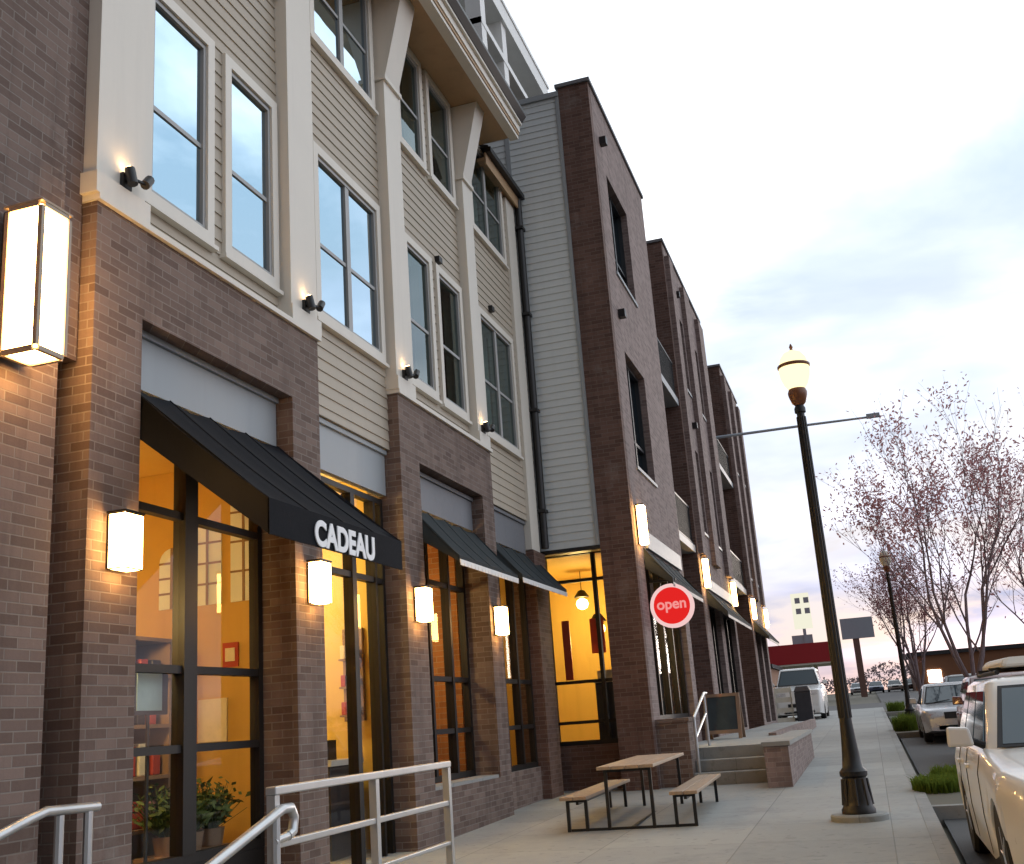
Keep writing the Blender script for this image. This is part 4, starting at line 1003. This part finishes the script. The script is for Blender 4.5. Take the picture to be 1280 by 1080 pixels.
suv = car('white SUV with a cream roof box, nearest parked vehicle at the right edge', (1.43, 6.92, road_z(9)), 'paint_white', L_=4.3)
rb = MB(); 
for xx in (-.5, .5): rb.tube([(xx, 2.2, 1.45), (xx, 3.75, 1.45)], .018, 8)
rb.box(-.53, .53, 2.45, 2.5, 1.465, 1.49); rb.box(-.53, .53, 3.35, 3.4, 1.465, 1.49)
rb.build('roof_rack', 'rubber', suv)
rbx = MB().hexa([(.95, 9.1, 1.56+.02), (1.95, 9.1, 1.58), (1.95, 10.7, 1.58), (.95, 10.7, 1.58)], [(1.0, 9.2, 1.72), (1.9, 9.2, 1.72), (1.9, 10.65, 1.74), (1.0, 10.65, 1.74)])
rbx.v = [(a, b, 1.494+(c-1.58)*.55) for a, b, c in rbx.v]
tag(rbx.build('roof_box', 'cream_box', bevel=.04), 'cream cargo box strapped on the roof of the white SUV', 'roof box')
car('dark maroon car parked between the white SUV and the silver car', (2.25, 18.6, road_z(20)), 'paint_maroon', kind='suv', lamps=None)
car('silver car parked by the kerb ahead of the nearest grass clump', (1.78, 26.0, road_z(27.5)), 'paint_silver', kind='sedan', H_=1.28, belt=.82, hood=.80)
car('dark car with a shining headlight far down the parking lane', (3.2, 40.0, road_z(41.5)), 'paint_dark', kind='suv', detail=False, lamps=-1)
car('white SUV facing the camera beyond the terrace, by the dark bin', (-2.78, 45.0, gz(45)), 'paint_white', L_=4.6, W_=1.95, H_=2.05, belt=1.35, hood=1.25, detail=False)
proto = car('dark blue car in the far row of parked cars', (.6, 128, gz(128)-.13), 'paint_blue', detail=False, group='far row of parked cars', kind='sedan', H_=1.28, belt=.82, hood=.80)
for k, (x, lab, pm) in enumerate(((2.6, 'white car in the far row of parked cars', 'paint_white'), (4.6, 'black car in the far row of parked cars', 'paint_dark'), (-1.4, 'silver car in the far row of parked cars', 'paint_silver'), (6.6, 'maroon car in the far row of parked cars', 'paint_maroon'))):
    c = copy_tree(proto); c.location = Vector((x, 128+k*.4, gz(128)-.13))*S; c['label'] = lab
    for ch in c.children:
        if ch.name.split('.')[0] in ('body', 'roof', 'mirror'):
            ch.data = ch.data.copy(); ch.data.materials[0] = MATS[pm]

# bin and barrier by the far white car
bn = thing('litter_bin', 'dark square litter bin standing beyond the terrace wall', 'bin', (-2.32, 41, gz(41)))
zz = gz(41); MB().box(-2.62, -2.06, 40.7, 41.25, zz, zz+1.1).build('body', 'bin_dark', bn, bevel=.03); MB().hexa([(-2.64, 40.68, zz+1.102), (-2.04, 40.68, zz+1.102), (-2.04, 41.27, zz+1.102), (-2.64, 41.27, zz+1.102)], [(-2.55, 40.78, zz+1.3), (-2.13, 40.78, zz+1.3), (-2.13, 41.17, zz+1.3), (-2.55, 41.17, zz+1.3)]).build('lid', 'bin_dark', bn, bevel=.03)
br = thing('slatted_barrier', 'pale slatted barrier beside the dark litter bin', 'barrier', (-3.05, 41, gz(41)))
m = MB()
for zo in (.08, .42, .78, 1.12): m.box(-3.38, -2.72, 40.9, 40.94, zz+zo, zz+zo+.17)
m.build('slats', 'box_white', br)
for xx in (-3.36, -2.79): MB().box(xx, xx+.05, 40.941, 40.98, zz, zz+1.3).build('post', 'box_white', br)

# ------------------------------------------------------------------ far end of the street
zf = gz(160)
cn = thing('filling_station_canopy', 'red flat canopy on posts at the far end of the street', 'canopy', (-5.5, 103, gz(103)))
MB().box(-13.0, -2.85, 100, 108, 4.75, 6.45).build('red_fascia', 'red_roof', cn)
MB().box(-12.95, -2.9, 100.05, 107.95, 4.6, 4.748).build('ceiling', 'far_white', cn)
for xx in (-7.9, -4.6): MB().box(xx, xx+.35, 103, 103.35, 1.4, 4.598).build('post', 'far_white', cn)
ws = thing('pole_sign', 'white sign cabinet with four dark squares standing above the red canopy', 'sign', (-5.3, 112, gz(112)))
MB().box(-6.3, -4.55, 112, 112.4, 8.5, 12.0).build('cabinet', 'glow_sign', ws)
for xx in (-5.95, -5.1):
    for z_ in (9.95, 11.0): MB().box(xx, xx+.5, 111.95, 111.999, z_, z_+.55).build('dark_square', 'far_grey', ws)
MB().box(-5.55, -5.25, 112.05, 112.35, 1.5, 8.499).build('post', 'far_grey', ws)
MB().box(-6.7, -4.7, 112.1, 112.3, 6.6, 7.9).build('lower_panel', 'far_grey', ws)
bb = thing('billboard', 'blank grey billboard on a brown post past the street lamp', 'billboard', (-.6, 110, gz(110)))
MB().box(-1.9, 1.1, 110, 110.3, 7.0, 8.95).build('panel', 'far_grey', bb); MB().box(-.95, -.35, 110.05, 110.28, 1.5, 6.998).build('post', 'far_post', bb)
fb = thing('low_building', 'low brown building with a lit window far behind the trees', 'building', (9, 120, gz(120)))
MB().box(4.4, 22, 120, 130, 1.0, 5.2).build('wall', 'far_brown', fb); MB().box(4.0, 22.4, 119.7, 130.3, 5.202, 5.6).build('roof', 'roof_dark', fb)
MB().box(5.75, 7.0, 119.95, 119.999, 2.5, 3.7).build('lit_window', 'glow_head', fb)
fb = thing('low_building', 'low grey brick building behind the far white SUV', 'building', (-9, 90, gz(90)))
MB().box(-22, -7.2, 88, 98, 1.0, 4.2).build('wall', 'far_brown', fb); MB().box(-22.2, -7.0, 87.8, 98.2, 4.202, 4.5).build('roof', 'roof_dark', fb)
# far hedge and woods
rnd = random.Random(9); m = MB()
for k in range(14000):
    x = rnd.uniform(-60, 90); y = rnd.uniform(150, 170); h = 1.9+.9*math.sin(x*.21)+.8*math.sin(x*.083+1)+.5*math.sin(x*.9); z_ = zf+rnd.uniform(0, max(.6, h)); q = Vector((x, y, z_))
    a = Vector((rnd.uniform(-1, 1), rnd.uniform(-1, 1), rnd.uniform(-1, 1))).normalized()*rnd.uniform(.12, .34); b = a.orthogonal().normalized()*rnd.uniform(.06, .2); m.quad(q-a, q-b, q+a, q+b)
tag(m.build('distant_woods', 'bark'), 'dark far off line of bare scrub on the horizon', 'woods', kind='stuff')

# ------------------------------------------------------------------ trees
def tree(x, y, H, seed, label, leafm, nleaf, spread=.46, stems=5, rad=.07, leafsize=.055, biasx=0.0):
    rnd = random.Random(seed); t = thing('street_tree', label, 'tree', (x, y, gz(y)), 'bare street trees along the kerb', local=True)
    W_ = MB(); tips = []
    def grow(p, d, ln, r, dep):
        P = [p]; q = p.copy(); dd = d.copy()
        for k in range(3):
            dd = (dd+Vector((rnd.uniform(-1, 1), rnd.uniform(-1, 1), rnd.uniform(-.6, .9)))*.13+Vector((0, 0, .05))).normalized(); q = q+dd*ln/3; P.append(q)
        W_.tube(P, r, 7 if dep < 2 else (5 if dep == 2 else 3), r*.6, cap=False)
        if dep >= 2: tips.extend(P[1:])
        if dep >= 6: return
        for k in range(3 if dep < 5 else 2):
            ax = Vector((rnd.uniform(-1, 1), rnd.uniform(-1, 1), rnd.uniform(-.25, .45))).normalized()
            st = P[3] if k == 0 else P[rnd.choice((1, 2, 2, 3))]
            nd = (dd*(.95 if k == 0 else .70)+ax*(.30 if k == 0 else spread)).normalized()
            grow(st, nd, ln*rnd.uniform(.62, .82), r*(.62 if k == 0 else .48), dep+1)
    base = Vector((0, 0, -.05)); top = Vector((0, 0, H*.13)); W_.tube([base, base*.4+top*.6, top], rad*1.7, 9, rad*1.45, cap=False)
    for k in range(stems):
        a = 6.283*k/stems+rnd.uniform(-.4, .4); e = rnd.uniform(.16, .46)
        grow(top+Vector((math.cos(a), math.sin(a), 0))*rad*.5, Vector((math.cos(a)*e, math.sin(a)*e, 1)).normalized(), H*.36, rad*rnd.uniform(.75, 1), 1)
    W_.build('trunk', 'bark', t, smooth=True)
    lf = MB(); keep = []
    for q in tips:
        keep.append(q)
    cl = [rnd.choice(keep) for k in range(26)]
    for k in range(nleaf):
        if rnd.random() < .6:
            c_ = rnd.choice(cl); q = c_+Vector((rnd.gauss(0, .28), rnd.gauss(0, .28), rnd.gauss(0, .25)))
            if rnd.random() < .6: q = min((rnd.choice(keep) for _ in range(14)), key=lambda e: (e-q).length)+Vector((rnd.gauss(0, .06), rnd.gauss(0, .06), rnd.gauss(0, .06)))
        else: q = rnd.choice(keep)+Vector((rnd.gauss(0, .08), rnd.gauss(0, .08), rnd.gauss(0, .08)))
        a = Vector((rnd.uniform(-1, 1), rnd.uniform(-1, 1), rnd.uniform(-1, 1))).normalized(); b = a.orthogonal().normalized()
        s1 = leafsize*rnd.uniform(.6, 1.3); lf.quad(q-a*s1, q-b*s1*.5, q+a*s1, q+b*s1*.5)
    lf.build('crown', leafm, t)
    return t
tree(2.5, 30.2, 7.1, 3, 'large bare tree with thin pinkish leaves rising behind the white SUV', 'leaf_pink', 7000)
tree(2.0, 50.2, 6.0, 11, 'smaller russet tree in the third planted kerb extension', 'leaf_rust', 6500)
tree(5.4, 34.0, 5.6, 21, 'bare tree at the right edge across the parking lane', 'leaf_pink', 1500)
# ornamental grass clumps
def clump(x, y, n, r, h, seed, label):
    rnd = random.Random(seed); m = MB(); z0 = gz(y)
    for k in range(n):
        a = rnd.uniform(0, 6.283); rr = r*math.sqrt(rnd.random())*.75; p = Vector((x+rr*math.cos(a), y+rr*1.6*math.sin(a), z0-.02)); b = rnd.uniform(0, 6.283); l = rnd.uniform(.5, 1)*h
        o = Vector((math.cos(b), math.sin(b), 0))*l*rnd.uniform(.15, .7); w = Vector((-math.sin(b), math.cos(b), 0))*.008
        q1 = p+o*.35+Vector((0, 0, l*.7)); q2 = p+o+Vector((0, 0, l*rnd.uniform(.7, 1)))
        m.quad(p-w, p+w, q1+w*.8, q1-w*.8); m.quad(q1-w*.8, q1+w*.8, q2)
    tag(m.build('grass_clump', 'blade_green'), label, 'plant', 'grass clumps in the planted kerb extensions')
clump(.62, 14.6, 1300, .42, .23, 1, 'green ornamental grass clump beside the white SUV')
clump(.85, 15.8, 700, .35, .25, 2, 'second grass clump just behind the nearest one')
clump(.75, 31.0, 900, .45, .5, 3, 'grass clump at the foot of the distant street lamp')
clump(1.0, 33.6, 700, .5, .5, 4, 'grass clump behind the distant street lamp')
clump(.9, 49.5, 700, .5, .5, 5, 'farthest grass clump under the russet tree')

for o in bpy.data.objects:
    if '_root' in o: del o['_root']
